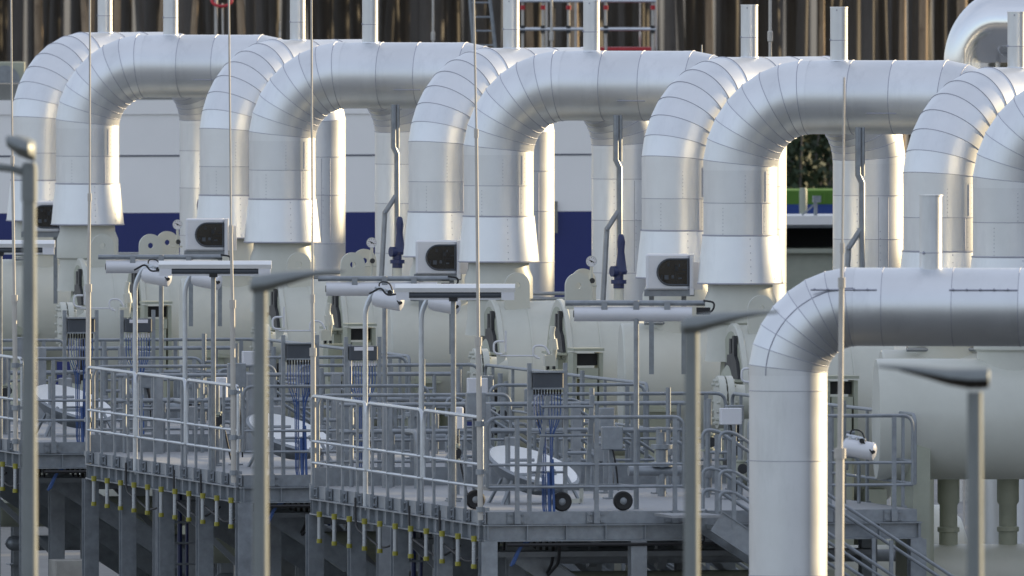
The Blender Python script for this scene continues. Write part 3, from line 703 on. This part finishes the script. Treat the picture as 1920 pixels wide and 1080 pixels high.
def pipeloop(loc, label):
    root = thing('impulse_piping', loc, label, 'piping', 'small bore piping behind the railings')
    m = MB()
    m.tube([ab(9.4, .2, .66), ab(9.4, 4.6, .66)], .03, 8); m.tube([ab(9.4, .2, .98), ab(9.4, 4.6, .98)], .026, 8)
    for q in range(9): m.tube([ab(9.4, .35+q*.5, 0), ab(9.4, .35+q*.5, (.98, .66, .98)[q % 3])], .026, 8)
    m.tube(rounded([ab(9.4, 1.0, .66), ab(8.7, 1.0, .66), ab(8.7, 1.0, .0)], .14), .034, 8)
    m.build('pipes', 'galv', root)
    for b in (1.1, 2.2, 3.3): m = MB(); m.bevbox(ab(8.9, b, .45), (.16, .2, .3), .02); m.build('valve_block', 'galv_dark', root)
    for b in (.7, 1.9, 3.0): m = MB(); m.box(ab(9.0, b, .5), (.1, .12, 1.0)); m.build('support', 'galv_dark', root)
    return root
pl = pipeloop(CN, 'looped small bore piping at the back of the front right platform')
dup(pl, PA, 'looped small bore piping at the back of the middle left platform'); dup(pl, PA*2, 'looped small bore piping at the back of the left edge platform')

def stand(kind, loc, rn):
    nm = ('valve_stand', 'terminal_box', 'bent_standpipe')[kind]
    cat = ('valve', 'terminal box', 'standpipe')[kind]
    root = thing(nm, loc, 'x', cat)
    h = rn.uniform(.55, 1.15)
    if kind == 0:
        m = MB(); m.tube([V((0, 0, 0)), V((0, 0, h))], .032, 10); m.box(V((0, 0, .01)), (.16, .16, .02)); m.build('pipe', 'galv', root)
        m = MB(); m.lathe(Z*(h*.55), Z, [(-.1, .07), (-.08, .07), (-.07, .05), (.07, .05), (.08, .07), (.1, .07)], 14); m.tube([ab(-.12, 0, h*.55), ab(.02, 0, h*.55)], .018, 6); m.build('valve_body', 'cream_dark', root)
        m = MB(); m.lathe(ab(-.13, 0, h*.55), A, [(-.012, .06), (.012, .06)], 14); m.build('hand_wheel', 'dark', root)
    elif kind == 1:
        m = MB(); m.box(Z*(h/2), (.045, .045, h)); m.box(V((0, 0, .01)), (.16, .16, .02)); m.build('post', 'galv', root)
        m = MB(); m.bevbox(Z*h-A*.07, (rn.uniform(.16, .3), .1, rn.uniform(.18, .3)), .012); m.build('box', 'cabinet' if rn.random() < .05 else 'galv', root)
        m = MB(); m.tube(rounded([Z*(h-.1)-A*.08, Z*(h*.5)-A*.1+B*.05, Z*.1+B*.08-A*.05], .1), .011, 6); m.build('cable', 'black', root)
    else:
        L = rn.uniform(.25, .7)
        m = MB(); m.tube([V((0, 0, 0)), Z*(h+.1)], .03, 8); m.tube([Z*(h*.75)-B*.0, Z*(h*.75)+B*L*.5], .02, 8); m.tube(rounded([Z*(h*.5), Z*(h*.5)+B*L*.7, Z*.0+B*L*.7], .1), .022, 8); m.build('pipe', 'galv', root)
        m = MB(); m.lathe(Z*(h*.4), Z, [(-.05, .05), (-.04, .055), (.04, .055), (.05, .05)], 12); m.build('coupling', 'galv_dark', root)
    return root
wh = {0: 'front right platform', 1: 'middle left platform', 2: 'left edge platform'}
words = ('grey pipe stand with a small valve among the railings of the ', 'small terminal box on a post among the railings of the ', 'bent grey standpipe among the railings of the ')
rs = random.Random(17); protos = []
for i in range(22):
    k = i % 3; off = ab(1.6+8.0*rs.random(), .35+4.4*rs.random()); t = stand(k, CN+off, rs); protos.append((k, t))
for k, t in protos:
    for j in (1, 2, 0):
        o = dup(t, PA*j) if j else t
        o['label'] = words[k]+wh[j]; o['group'] = ('pipe stands', 'terminal boxes', 'standpipes')[k]+' on the '+wh[j]
# piping and trays under the decks
def underpipes(loc, label):
    root = thing('pipe_rack', loc, label, 'pipe rack', 'pipe racks under the platforms')
    for a, z, r, mt in ((2.6, -.62, .07, 'galv_dark'), (4.1, -.95, .12, 'cream_dark'), (6.3, -.7, .09, 'galv_dark'), (8.2, -1.2, .16, 'cream_dark'), (9.3, -.6, .08, 'galv_dark'), (7.4, -1.55, .10, 'galv')):
        m = MB(); m.lathe(ab(a, 0, z), B, [(1.2-r, .02), (1.2-r*.8, r*.55), (1.2-r*.45, r*.86), (1.2, r), (5.4, r), (5.5, r*.5)], 20); m.lathe(ab(a, 2.6, z), B, [(-.06, r+.01), (-.05, r+.07), (.05, r+.07), (.06, r+.01)], 20); m.build('pipe', mt, root)
    for a, b in ((1.4, .6), (3.4, .4), (7.0, .5)):
        m = MB(); d = (B*.84-Z*.545).normalized(); m.box(ab(a, b+1.2, -1.25), (3.0, .012, .26), (d, A, d.cross(A))); m.box(ab(a, b+1.2, -1.25)+d.cross(A)*.13, (3.0, .07, .012), (d, A, d.cross(A))); m.build('stair_cheek', 'galv', root)
    for a in (1.2, 5.6):
        m = MB(); m.box(ab(a, 2.5, -.52), (4.6, .5, .06)); m.build('cable_tray', 'galv_dark', root)
    for a in (4.95,):
        for b0, b1 in ((.1, 1.65), (1.85, 3.3), (3.5, 4.95)):
            m = MB(); p, q = ab(a+.12, b0, -.45), ab(a+.12, b1, -1.95); d = (q-p); m.box((p+q)/2, (d.length, .05, .07), (d.normalized(), A, d.normalized().cross(A))); m.build('brace', 'galv_dark', root)
    return root
up = underpipes(CN, 'dark pipes and cable trays under the front right platform')
dup(up, PA, 'dark pipes and cable trays under the middle left platform'); dup(up, PA*2, 'dark pipes and cable trays under the left edge platform')
# ------------------------------------------------------------------ foreground pipe
def fgpipe():
    Y = 205; c = P(1478, 575, Y); r = 73.5*Y/F; Rc = 128*Y/F; zt = c.z; base = V((c.x, c.y, 0))
    root = thing('pipe_arch', base, 'thickest silver clad pipe elbow in the right foreground, in front of the staircase', 'insulated pipe')
    d = V((math.cos(rad(6)), -math.sin(rad(6)), 0)); e1, _ = arch_points(V((0, 0, 0)), d, 4, 0, zt, Rc)
    def z(y): return P(1478, y, Y).z
    m = MB(); m.clad([V((0, 0, 0)), Z*z(1078), Z*z(863), Z*z(732), Z*(zt-Rc)], r, 64, [1, 2, 3]); m.build('riser', ['clad', 'seam'], root)
    m = MB(); m.clad([Z*(zt-Rc)]+e1+[d*Rc+Z*zt], r+.002, 64, range(1, 9), .006)
    # long lap seam following the bend
    sd = V((d.y, -d.x, 0)); sd = sd if sd.y < 0 else -sd; cen = d*Rc+Z*(zt-Rc); q = []
    for i in range(19):
        t = math.pi/2*i/18; rv = -d*math.cos(t)+Z*math.sin(t); q.append(cen+rv*(Rc+r*.50)+sd*(r*.875))
    m.tube(q, .007, 5, 1); m.build('elbow', ['clad', 'seam'], root)
    m = MB(); s_ = Y/F; xs = [Rc, 180*s_, 312*s_, 437*s_, 560*s_, 900*s_]
    m.clad([d*x+Z*zt for x in xs], r, 64, [1, 2, 3], .005)
    for xa, xb in ((48, 172), (308, 436)):
        up = (Z*.45+sd*.893)
        m.tube([d*(xa*s_+.0)+Z*zt+up*r, d*(xb*s_)+Z*zt+up*r], .012, 6, 1)
        for i in range(5): m.dot(d*((xa+(xb-xa)*(i+.3)/5)*s_)+Z*zt+up*(r+.015), .016, 1)
    m.build('cross_pipe', ['clad', 'seam'], root)
    m = MB(); sp = d*(268*s_); m.clad([sp+Z*(zt+r-.02), sp+Z*(zt+r+.16), sp+Z*(zt+r+.775)], 21*s_, 28, [1], .008, caps=True); m.lathe(sp, Z, [(zt+r+.765, 23*s_), (zt+r+.78, 23*s_)], 28)
    m.dot(sp+V((-.08, -.1, zt+r+.16)), .02, 1); m.build('vent_stack', ['clad', 'seam'], root)
    rl = d*900*s_
    m = MB(); m.clad([rl+Z*zt, rl+d*.5+Z*zt, rl+d*.9+Z*(zt-.35), rl+d*.95+Z*(zt-1), rl+d*.95], r, 48, [1, 2, 3]); m.build('rear_leg', ['clad', 'seam'], root)
fgpipe()

# ------------------------------------------------------------------ street lamps in the foreground
def lamp(px, Y, ytop, head, label, arm=None, lens=False):
    b = P(px, 600, Y); b.z = 0; s_ = Y/F
    root = thing('street_lamp', b, label, 'street lamp', 'grey street lamps in the foreground')
    zt = P(px, ytop, Y).z
    m = MB(); m.tube([V((0, 0, 0)), Z*(zt*.45), Z*zt], [.075, .06, .048], 20); m.build('post', 'pole', root)
    m = MB(); X = V((1, 0, 0)); Yv = V((0, 1, 0))
    # lofted head: list of (x, z, half thickness, half depth) in picture pixels
    secs = []; n = 14
    for x, z, ht, hd in head: secs.append([V((x*s_, hd*s_*math.cos(2*math.pi*i/n), zt+(z+ht*math.sin(2*math.pi*i/n)*(1 if math.sin(2*math.pi*i/n) > 0 else .8))*s_)) for i in range(n)])
    vs = [v for q in secs for v in q]; fs = [(i*n+j, i*n+(j+1) % n, i*n+n+(j+1) % n, i*n+n+j) for i in range(len(secs)-1) for j in range(n)]
    fs += [tuple(range(n)), tuple(range((len(secs)-1)*n, len(secs)*n))]; m.add(vs, fs); hd_ = m.build('lamp_head', 'pole', root)
    if arm:
        m = MB(); m.tube([V(a)*s_+Z*zt for a in arm], .028, 10); m.build('arm', 'pole', root)
        m = MB(); m.lathe(Z*(zt-.02), Z, [(-.26, .058), (0, .058)], 16); m.build('collar', 'pole', root)
    if lens:
        m = MB(); sec = [[V((x*s_, hd*s_*1.01*math.cos(math.pi+math.pi*i/8), zt+(z+1.02*ht*.8*math.sin(math.pi+math.pi*i/8))*s_-.004)) for i in range(9)] for x, z, ht, hd in head[1:-1]]
        m.add([v for q in sec for v in q], [(i*9+j, i*9+j+1, i*9+10+j, i*9+9+j) for i in range(len(sec)-1) for j in range(8)]); m.build('lens', 'glass', hd_)
    return root
hd_r = [(-20, 8, 8, 14), (-14, 10, 17, 26), (12, 13, 19, 32), (50, 22, 15, 34), (95, 31, 8, 28), (125, 35, 5, 20), (158, 37, 3, 10)]
lamp(488, 132, 545, hd_r, 'blurred grey street lamp left of the middle, head pointing right')
lamp(1297, 132, 622, [(x*1.02, z, t, d) for x, z, t, d in hd_r], 'blurred grey street lamp right of the middle, head pointing right')
lamp(1828, 122, 735, [(27, 26, 17, 22), (25, 25, 20, 26), (12, 24, 21, 28), (-12, 24, 21, 30), (-50, 28, 17, 34), (-100, 38, 11, 30), (-140, 45, 6, 22), (-182, 49, 3, 12)], 'blurred grey street lamp at the right edge, head pointing left', lens=True)
lamp(55, 138, 305, [(-44, 44, 4, 6), (-42, 40, 12, 30), (-20, 30, 22, 60), (0, 24, 24, 60), (10, 20, 22, 40), (12, 18, 16, 20)], 'grey street lamp at the left edge, seen end on with a side arm', arm=[(0, 0, -22), (-30, 0, -12), (-140, 0, 2)])

# ------------------------------------------------------------------ white and blue building behind
def building():
    Y = 330; zr = P(0, 188, Y).z; zb = P(0, 400, Y).z; zj = P(0, 293, Y).z; s_ = Y/F
    c = P(0, 300, Y); c.z = 0
    root = thing('plant_building', c, 'long low white building with a dark blue lower band behind the pipes', 'building')
    L0 = -14; L1 = 1285*s_; D = 14
    def slab(z0, z1, pr, nm, mt):
        m = MB(); m.box(ab(D/2, (L0+L1)/2, (z0+z1)/2), (L1-L0+pr*2, D+pr*2, z1-z0)); return m.build(nm, mt, root)
    slab(0, zb-.002, 0, 'lower_wall', 'wallb'); slab(zb, zr-.25, 0, 'upper_wall', 'wallw'); slab(zr-.248, zr, .03, 'eave_trim', 'wallw'); slab(zr+.002, zr+.28, -.05, 'roof', 'roof')
    m = MB(); m.box(ab(-.004, (L0+L1)/2, zj), (L1-L0, .01, .028))
    m.build('panel_joint', 'joint', root)
    m = MB(); m.box(ab(-.06, 1043*s_*1.02, zb-.1), (.07, .1, .55)); m.build('wall_box', 'roof', root)
building()
def acunit(px, Y, label):
    b = P(px, 190, Y)
    root = thing('air_conditioner', b, label, 'air conditioner', 'grey roof units')
    m = MB(); m.bevbox(ab(.25, 0, .35), (.78, .5, .66), .02, (B, A, Z)); m.build('casing', 'cream_dark', root)
    m = MB(); m.lathe(ab(-.005, .02, .35), A, [(0, .24), (.01, .24)], 28); f = m.build('fan', 'black', root)
    m = MB()
    for q in range(4): m.tube([ab(-.02, .02, .35)+(B*math.cos(q*math.pi/4)+Z*math.sin(q*math.pi/4))*.24*t for t in (-1, 1)], .008, 5)
    m.lathe(ab(-.02, .02, .35), A, [(-.01, .25), (-.01, .27), (.01, .27), (.01, .25)], 28); m.build('fan_guard', 'galv', f)
    return root
ac = acunit(6, 331.5, 'grey air conditioner with a dark fan on the building roof at the left edge')
dup(ac, B*-1.2, 'grey air conditioner just outside the left edge, beside the other roof unit')

# ------------------------------------------------------------------ scaffold, ladder, wind sock, rods, polished duct
def scaffold():
    Y = 350; s_ = Y/F; b = P(1100, 100, Y); b.z = 0
    root = thing('scaffold', b, 'grey tube scaffold with red couplers behind the middle pipe arch', 'scaffold')
    top = P(0, -120, Y).z
    xs = [980, 1018, 1066, 1136, 1224]
    for i, x in enumerate(xs):
        for dy in (0, 1.2):
            m = MB(); xx = (x-1100+(7 if dy else 0)*(i % 3))*s_; m.tube([V((xx, dy, 0)), V((xx, dy, top))], .026, 8); st = m.build('standard', 'mast', root)
            if dy == 0:
                for y in (14, -60): m = MB(); m.tube([V((xx, 0, P(0, y+4, Y).z)), V((xx, 0, P(0, y-4, Y).z))], .045, 8); m.build('coupler', 'red', st)
                m = MB(); m.box(V((xx, -.03, P(0, 55, Y).z)), (.08, .08, .14), (V((1, 0, 0)), V((0, 1, 0)), Z)); m.build('clamp', 'dark', st)
    for y in (2, 55, 200, 300):
        for dy in (-.05, 1.25):
            m = MB(); z = P(0, y, Y).z; m.tube([V(((955-1100)*s_, dy, z)), V(((1230-1100)*s_, dy, z))], .026, 8); m.build('ledger', 'galv_pale', root)
    m = MB(); z = P(0, 92, Y).z; m.box(V(((1175-1100)*s_, .6, z)), (100*s_, 1.2, .06), (V((1, 0, 0)), V((0, 1, 0)), Z)); m.build('board', 'red', root)
scaffold()
def ladder():
    Y = 349; b = P(905, 100, Y); b.z = 0; s_ = Y/F
    root = thing('ladder', b, 'grey ladder tapering upward behind the left end of the scaffold', 'ladder')
    def pt(x, y): q = P(x, y, Y)-b; return q
    for (x0, x1) in ((877, 890), (912, 932)):
        m = MB(); t = pt(x0, -60); bt = pt(x1, 120); dr = (bt-t); m.tube([t, t+dr*(t.z/(t.z-bt.z))], .036, 6); m.build('stile', 'galv', root)
    for y in (-20, 5, 32, 58, 85): f = (y+60)/180; m = MB(); m.tube([pt(877+13*f, y), pt(912+20*f, y)], .018, 6); m.build('rung', 'galv', root)
ladder()
def windsock():
    Y = 352; b = P(405, 60, Y); b.z = 0
    root = thing('wind_sock', b, 'red wind sock hoop on a thin pole in front of the forest', 'wind sock')
    m = MB(); m.tube([V((0, 0, 0)), V((0, 0, P(405, -40, Y).z))], .03, 8); m.tube([P(418, 70, Y)-b, P(417, 6, Y)-b], .02, 8); m.build('pole', 'mast', root)
    m = MB(); c = P(416, 0, Y)-b; n = 28; R = 19*Y/F
    m.tube([c+V((R*math.cos(2*math.pi*i/n), .6*R*math.sin(2*math.pi*i/n), .62*R*math.sin(2*math.pi*i/n))) for i in range(n+1)], .028, 8); m.build('hoop', 'red', root)
windsock()
for px, y0, y1, Y, r, lab in ((812, 84, -200, 351, .022, 'pale thin rod rising behind the second front pipe arch'), (1034, 92, -200, 349, .024, 'white thin rod in front of the scaffold'),
        (1200, 95, -200, 351, .014, 'hair thin rod right of the middle vent stacks'), (1444, 108, -200, 285, .024, 'pale thin rod between two vent stacks right of the middle'), (525, 72, 40, 351, .012, 'short thin rod above the second rear pipe arch'),
        (1808, 126, 88, 270, .012, 'short thin rod in front of the polished duct'), (1316, 100, 84, 262, .010, 'very short thin rod at the end of the middle front arch')):
    b = P(px, y0, Y); g = V((b.x, b.y, 0)); m = MB(); m.tube([V((0, 0, 0)), V((0, 0, P(px, (y0+y1)/2+ (25 if y1 < 0 else 0), Y).z)), V((0, 0, P(px, y1, Y).z))], [r, r, r*.8], 8)
    if y1 < 60: m.lathe(V((0, 0, P(px, 68, Y).z)), Z, [(-.08, r*1.2), (-.07, r*1.7), (.07, r*1.7), (.08, r*1.2)], 10)
    tag(m.build('lightning_rod', 'mast', None, g), lab, 'rod', 'thin rods in the background')
def duct():
    Y = 292; s_ = Y/F; b = P(1836, 100, Y); b.z = 0; r = .54; Rc = .62; zt = P(0, 118, Y).z+Rc
    root = thing('polished_duct', b, 'large mirror polished duct bend at the top right corner', 'duct')
    d = V((math.cos(rad(-32)), math.sin(rad(-32)), 0)); e1, _ = arch_points(V((0, 0, 0)), d, 4, 0, zt, Rc, 16)
    m = MB(); m.tube([V((0, 0, 0)), Z*(zt-Rc)]+e1+[d*Rc+Z*zt, d*3+Z*zt], r, 64); m.build('bend', 'polished', root, ang=60)
    m = MB(); m.lathe(d*2.9, Z, [(0, .5), (zt, .5)], 40); m.build('rear_leg', 'polished', root)
    d2 = B; m = MB()
    m.lathe(V((0, 0, 0)), Z, [(zt-Rc-.9, r+.03), (zt-Rc-.8, r+.03)], 64); m.build('band', 'clad', root)
duct()

# ------------------------------------------------------------------ things seen through the gap at right
def gapthings():
    Y = 384; s_ = Y/F; b = P(1512, 400, Y); b.z = 0
    root = thing('green_blue_container', b, 'container with a lime green band over a blue band seen through the gap at right', 'container')
    z1, z2, z3 = P(0, 357, Y).z, P(0, 383, Y).z, P(0, 430, Y).z
    m = MB(); m.box(V((0, 1.2, (z1+z2)/2)), (3.0, 2.4, z1-z2)); 
    for q in range(9): m.box(V((-1.4+.35*q, -.02, (z1+z2)/2)), (.05, .03, z1-z2-.05))
    m.build('upper_panel', 'green', root)
    m = MB(); m.box(V((0, 1.2, (z2-.004)/2)), (3.0, 2.4, z2-.004)); m.build('lower_panel', 'panelblue', root)
    Y = 372; q = P(1506, 400, Y); q.z = 0; m = MB(); zt = P(0, 352, Y).z; m.tube([V((0, 0, 0)), Z*(zt-.05), Z*zt], [.075, .075, .055], 16)
    tag(m.build('bollard_post', 'cream_dark', None, q), 'stout grey post in front of the green and blue container', 'post')
    Y = 352; b = P(1512, 430, Y); b.z = 0
    root = thing('open_shelter', b, 'open shelter with a white roof edge and a black interior behind the fourth arch', 'shelter')
    z1, z2, z3, z4 = P(0, 404, Y).z, P(0, 421, Y).z, P(0, 430, Y).z, P(0, 466, Y).z
    m = MB(); m.box(V((0, .7, (z1+z2)/2)), (2.2, 1.9, z1-z2)); m.build('roof', 'wallw', root)
    m = MB(); m.box(V((0, .8, z2-.03)), (2.1, 1.8, .055)); m.build('eave', 'galv', root)
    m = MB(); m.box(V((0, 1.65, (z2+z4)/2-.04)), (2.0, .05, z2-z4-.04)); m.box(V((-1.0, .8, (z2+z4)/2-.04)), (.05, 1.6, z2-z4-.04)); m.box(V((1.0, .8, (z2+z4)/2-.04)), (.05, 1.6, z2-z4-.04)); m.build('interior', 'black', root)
    m = MB(); m.box(V((0, .75, z4-.04)), (2.05, 1.75, .08)); m.box(V((0, .8, (z4-.08)/2)), (2.0, 1.6, z4-.08)); m.build('base', 'cream_dark', root)
    m = MB(); m.tube([V((.17, .1, z1)), V((.17, .1, z1+.28))], .035, 8); m.tube([V((-.08, .1, z1)), V((.17, .1, z1+.22))], .018, 6); m.box(V((.19, .1, z1+.3)), (.14, .1, .12)); m.build('camera_bracket', 'galv', root)
gapthings()
# concrete footings and drums on the ground under the platforms
for px, py, Y, w, h, lab in ((130, 1049, 247, .46, .55, 'square concrete footing at the lower left under the platform'), (455, 1052, 240, .2, .5, 'narrow concrete footing left of the blurred lamp post')):
    q = P(px, py, Y); q.z = 0; m = MB(); zt = P(px, py, Y).z
    m.bevbox(Z*(zt/2), (w, w, zt), .02); tag(m.build('concrete_footing', 'concrete', None, q), lab, 'footing', 'concrete footings')

# ------------------------------------------------------------------ pine forest
rn = random.Random(21)
def trunk_mesh(i, mt):
    m = MB(); r = (.15, .18, .13, .2, .16, .12)[i % 6]*(.6 if mt == 'bark_o' else .8); bend = rn.uniform(-.35, .35); lean = rn.uniform(-.03, .03)*(3.5 if i % 3 == 2 else 1); h = 22
    pts = []; rr = []
    for q in range(12):
        t = q/11; pts.append(V((lean*h*t+bend*math.sin(t*3)*t*.6+rn.uniform(-.03, .03), bend*.3*math.sin(t*4), h*t))); rr.append(r*(1.25-.95*t)*(1.25 if q == 0 else 1)+rn.uniform(-.008, .008))
    m.tube(pts, rr, 11)
    for q in range(7):
        z = rn.uniform(8.6, 16); a = rn.uniform(0, 6.28); p = pts[0].lerp(pts[-1], z/h); L = rn.uniform(.4, 1.6)
        m.tube([p, p+V((math.cos(a)*L, math.sin(a)*L, rn.uniform(-.35, .1)*L))], [.028, .01], 5)
    o = m.build('trunk', mt); me = o.data; bpy.data.objects.remove(o); return me
def crown_mesh(seed):
    m = MB(); r2 = random.Random(seed)
    for q in range(190):
        z = r2.uniform(10.5, 24); R = 2.7*(1-((z-15)/10)**2)*.9+.6
        a = r2.uniform(0, 6.28); rr = R*math.sqrt(r2.random()); c = V((math.cos(a)*rr, math.sin(a)*rr, z+r2.uniform(-.5, .5)))
        u = V((r2.gauss(0, 1), r2.gauss(0, 1), r2.gauss(0, .6))).normalized(); w = u.cross(V((r2.gauss(0, 1), r2.gauss(0, 1), r2.gauss(0, 1)))).normalized(); s_ = r2.uniform(.3, .62)
        m.add([c-u*s_-w*s_*.5, c+u*s_*.8-w*s_*.4, c+u*s_*1.1+w*s_*.5, c-u*s_*.6+w*s_*.6], [(0, 1, 2, 3)])
    o = m.build('crown', 'needle', smooth=False); me = o.data; bpy.data.objects.remove(o); return me
TD = [trunk_mesh(i, 'bark') for i in range(8)]; TO = [trunk_mesh(i, 'bark_o') for i in range(4)]; CR = [crown_mesh(s_) for s_ in range(4)]
def tree(x, y, orange, label, grp, sc):
    root = thing('pine_tree', (x, y, 0), label, 'tree', grp)
    for nm, me in (('trunk', rn.choice(TO if orange else TD)), ('crown', rn.choice(CR))):
        o = bpy.data.objects.new(nm, me); C.objects.link(o); o.parent = root; 
        if nm == 'trunk': o.rotation_euler = (0, 0, rn.uniform(0, 6.28))
    root.scale = (sc, sc, sc)
cnt = 0
orange_px = [160, 182, 208, 292, 340, 76, 468, 1000, 1083, 1338, 1545, 1685, 1733, 1797]
for px in orange_px:
    Y = rn.uniform(412, 424); p = P(px, 50, Y); tree(p.x, p.y, True, 'slender pine with a sunlit orange brown trunk at the edge of the forest', 'orange trunked pines at the forest edge', rn.uniform(.8, 1.0)); cnt += 1
pts = []
tries = 0
while cnt < 285 and tries < 20000:
    tries += 1
    y = 428+105*rn.random()**1.15; wv = 960/F*y; x = rn.uniform(-wv-9, wv+9)
    if any((x-a)**2+(y-b)**2 < 1.2**2 for a, b in pts): continue
    pts.append((x, y)); tree(x, y, False, 'tall pine with a dark grey brown trunk in the forest behind the plant', 'dark pines in the forest', rn.uniform(.85, 1.2)); cnt += 1
# far wood: one mass of trunks and crowns deeper in
m = MB(); r3 = random.Random(5)
for q in range(700):
    y = r3.uniform(535, 700); x = r3.uniform(-60, 150); r = r3.uniform(.14, .26); m.tube([V((x, y, 0)), V((x+r3.uniform(-.4, .4), y, 20))], [r, r*.5], 6)
for q in range(5000):
    c = V((r3.uniform(-60, 170), r3.uniform(535, 700), r3.uniform(9, 25))); u = V((r3.gauss(0, 1), r3.gauss(0, 1), r3.gauss(0, .6))).normalized(); w = u.cross(V((r3.gauss(0, 1), r3.gauss(0, 1), r3.gauss(0, 1)))).normalized(); s_ = r3.uniform(.7, 1.5)
    m.add([c-u*s_-w*s_*.5, c+u*s_*.8-w*s_*.4, c+u*s_+w*s_*.5, c-u*s_*.6+w*s_*.6], [(0, 1, 2, 3)], 1)
m.build('far_forest', ['bark', 'needle'], kind='stuff', smooth=False)
# unseen tree belt added on the sun side, sized to shade the decks
m = MB(); r3 = random.Random(9); sd0 = V((math.cos(rad(13))*math.cos(rad(32)), math.cos(rad(13))*math.sin(rad(32)), 0)).normalized()
q0 = V((0, 222, 0))+sd0*74.5; tl = V((-.2, .98, 0)).normalized(); ml = V((.98, .2, 0)).normalized()
for q in range(240):
    p = q0+tl*r3.uniform(-130, 135)+ml*r3.uniform(0, 22); r = r3.uniform(.13, .24); m.tube([p, p+V((r3.uniform(-.4, .4), r3.uniform(-.4, .4), 18))], [r, r*.4], 6)
for q in range(18000):
    c = q0+tl*r3.uniform(-132, 136)+ml*r3.uniform(-1, 24); c.z = 3+17.6*r3.random()**.7+.3*math.sin(c.y*.9)
    u = V((r3.gauss(0, 1), r3.gauss(0, 1), r3.gauss(0, .8))).normalized(); w = u.cross(V((r3.gauss(0, 1), r3.gauss(0, 1), r3.gauss(0, 1)))).normalized(); s_ = r3.uniform(.6, 1.3)
    m.add([c-u*s_-w*s_*.5, c+u*s_*.8-w*s_*.4, c+u*s_+w*s_*.5, c-u*s_*.6+w*s_*.6], [(0, 1, 2, 3)], 1)
m.build('added_shade_belt', ['bark', 'needle'], kind='stuff', smooth=False)
def bush(px, Y, h, w, label):
    b = P(px, 400, Y); b.z = 0
    root = thing('shrub', b, label, 'shrub', 'dark shrubs behind the shelter'); r2 = random.Random(int(px)); m = MB()
    for q in range(2600):
        z = h*r2.random(); R = w*math.sqrt(max(.05, 1-(z/h)**2))*(.6+.4*r2.random()); a = r2.uniform(0, 6.28); k = r2.random()**.4
        c = V((math.cos(a)*R*k, math.sin(a)*R*k, z)); s_ = r2.uniform(.05, .13); u = V((r2.gauss(0, 1), r2.gauss(0, 1), r2.gauss(0, 1))).normalized(); v_ = u.cross(V((r2.gauss(0, 1), r2.gauss(0, 1), r2.gauss(0, 1)))).normalized()
        m.add([c-u*s_, c+v_*s_*.6, c+u*s_, c-v_*s_*.6], [(0, 1, 2, 3)])
    m.build('foliage', 'leaf', root, smooth=False)
    m = MB()
    for q in range(5): a = q*1.25; m.tube([V((0, 0, 0)), V((math.cos(a)*w*.3, math.sin(a)*w*.3, h*.5)), V((math.cos(a)*w*.5, math.sin(a)*w*.5, h*.85))], [.06, .04, .015], 6)
    m.build('stem', 'bark', root)
bush(1490, 398, 5.0, 1.0, 'dark leafy shrub seen through the gap, left half'); bush(1545, 401, 4.8, 1.1, 'dark leafy shrub seen through the gap, right half')

# ------------------------------------------------------------------ light, camera
SE, SA = 13.0, 32.0          # sun elevation, angle from +x towards +y
sd = V((math.cos(rad(SE))*math.cos(rad(SA)), math.cos(rad(SE))*math.sin(rad(SA)), math.sin(rad(SE))))
L = bpy.data.lights.new('sun', 'SUN'); L.energy = 5.0; L.angle = rad(.5); L.color = (1, .78, .46)
so = bpy.data.objects.new('sun', L); C.objects.link(so); so.rotation_euler = sd.to_track_quat('Z', 'Y').to_euler()
wd = bpy.data.worlds.new('World'); bpy.context.scene.world = wd; wd.use_nodes = True
nt = wd.node_tree; sk = nt.nodes.new('ShaderNodeTexSky'); sk.sky_type = 'NISHITA'; sk.sun_disc = False
sk.sun_elevation = rad(SE); sk.sun_rotation = rad(90-SA); sk.air_density = 1.0; sk.dust_density = .5; sk.ozone_density = 2.0
bg = nt.nodes['Background']; bg.inputs['Strength'].default_value = .15
tc = nt.nodes.new('ShaderNodeTexCoord'); mp = nt.nodes.new('ShaderNodeMapping'); mp.inputs['Scale'].default_value = (1, 1, 3)
no = nt.nodes.new('ShaderNodeTexNoise'); no.inputs['Scale'].default_value = 2.2; no.inputs['Detail'].default_value = 5
nt.links.new(tc.outputs['Generated'], mp.inputs[0]); nt.links.new(mp.outputs[0], no.inputs['Vector'])
mr = nt.nodes.new('ShaderNodeMapRange'); mr.inputs['From Min'].default_value = .3; mr.inputs['From Max'].default_value = .7; mr.inputs['To Min'].default_value = .6; mr.inputs['To Max'].default_value = .85
nt.links.new(no.outputs['Fac'], mr.inputs['Value'])
mx = nt.nodes.new('ShaderNodeMix'); mx.data_type = 'RGBA'; nt.links.new(mr.outputs[0], mx.inputs['Factor'])
nt.links.new(sk.outputs[0], mx.inputs['A']); mx.inputs['B'].default_value = (3.5, 3.75, 4.4, 1)   # thin high cloud over the whole sky
nt.links.new(mx.outputs['Result'], bg.inputs[0])
cd = bpy.data.cameras.new('camera'); co = bpy.data.objects.new('camera', cd); C.objects.link(co)
co.location = (0, 0, H); co.rotation_euler = (math.pi/2-PITCH, 0, 0)
cd.sensor_width = 36; cd.lens = F/1920*36; cd.clip_start = 1; cd.clip_end = 6000
cd.dof.use_dof = True; cd.dof.focus_distance = 242; cd.dof.aperture_fstop = cd.lens/1000/.085
sc = bpy.context.scene; sc.camera = co
sc.view_settings.view_transform = 'Standard'; sc.view_settings.look = 'None'; sc.view_settings.gamma = 1; sc.view_settings.exposure = .6
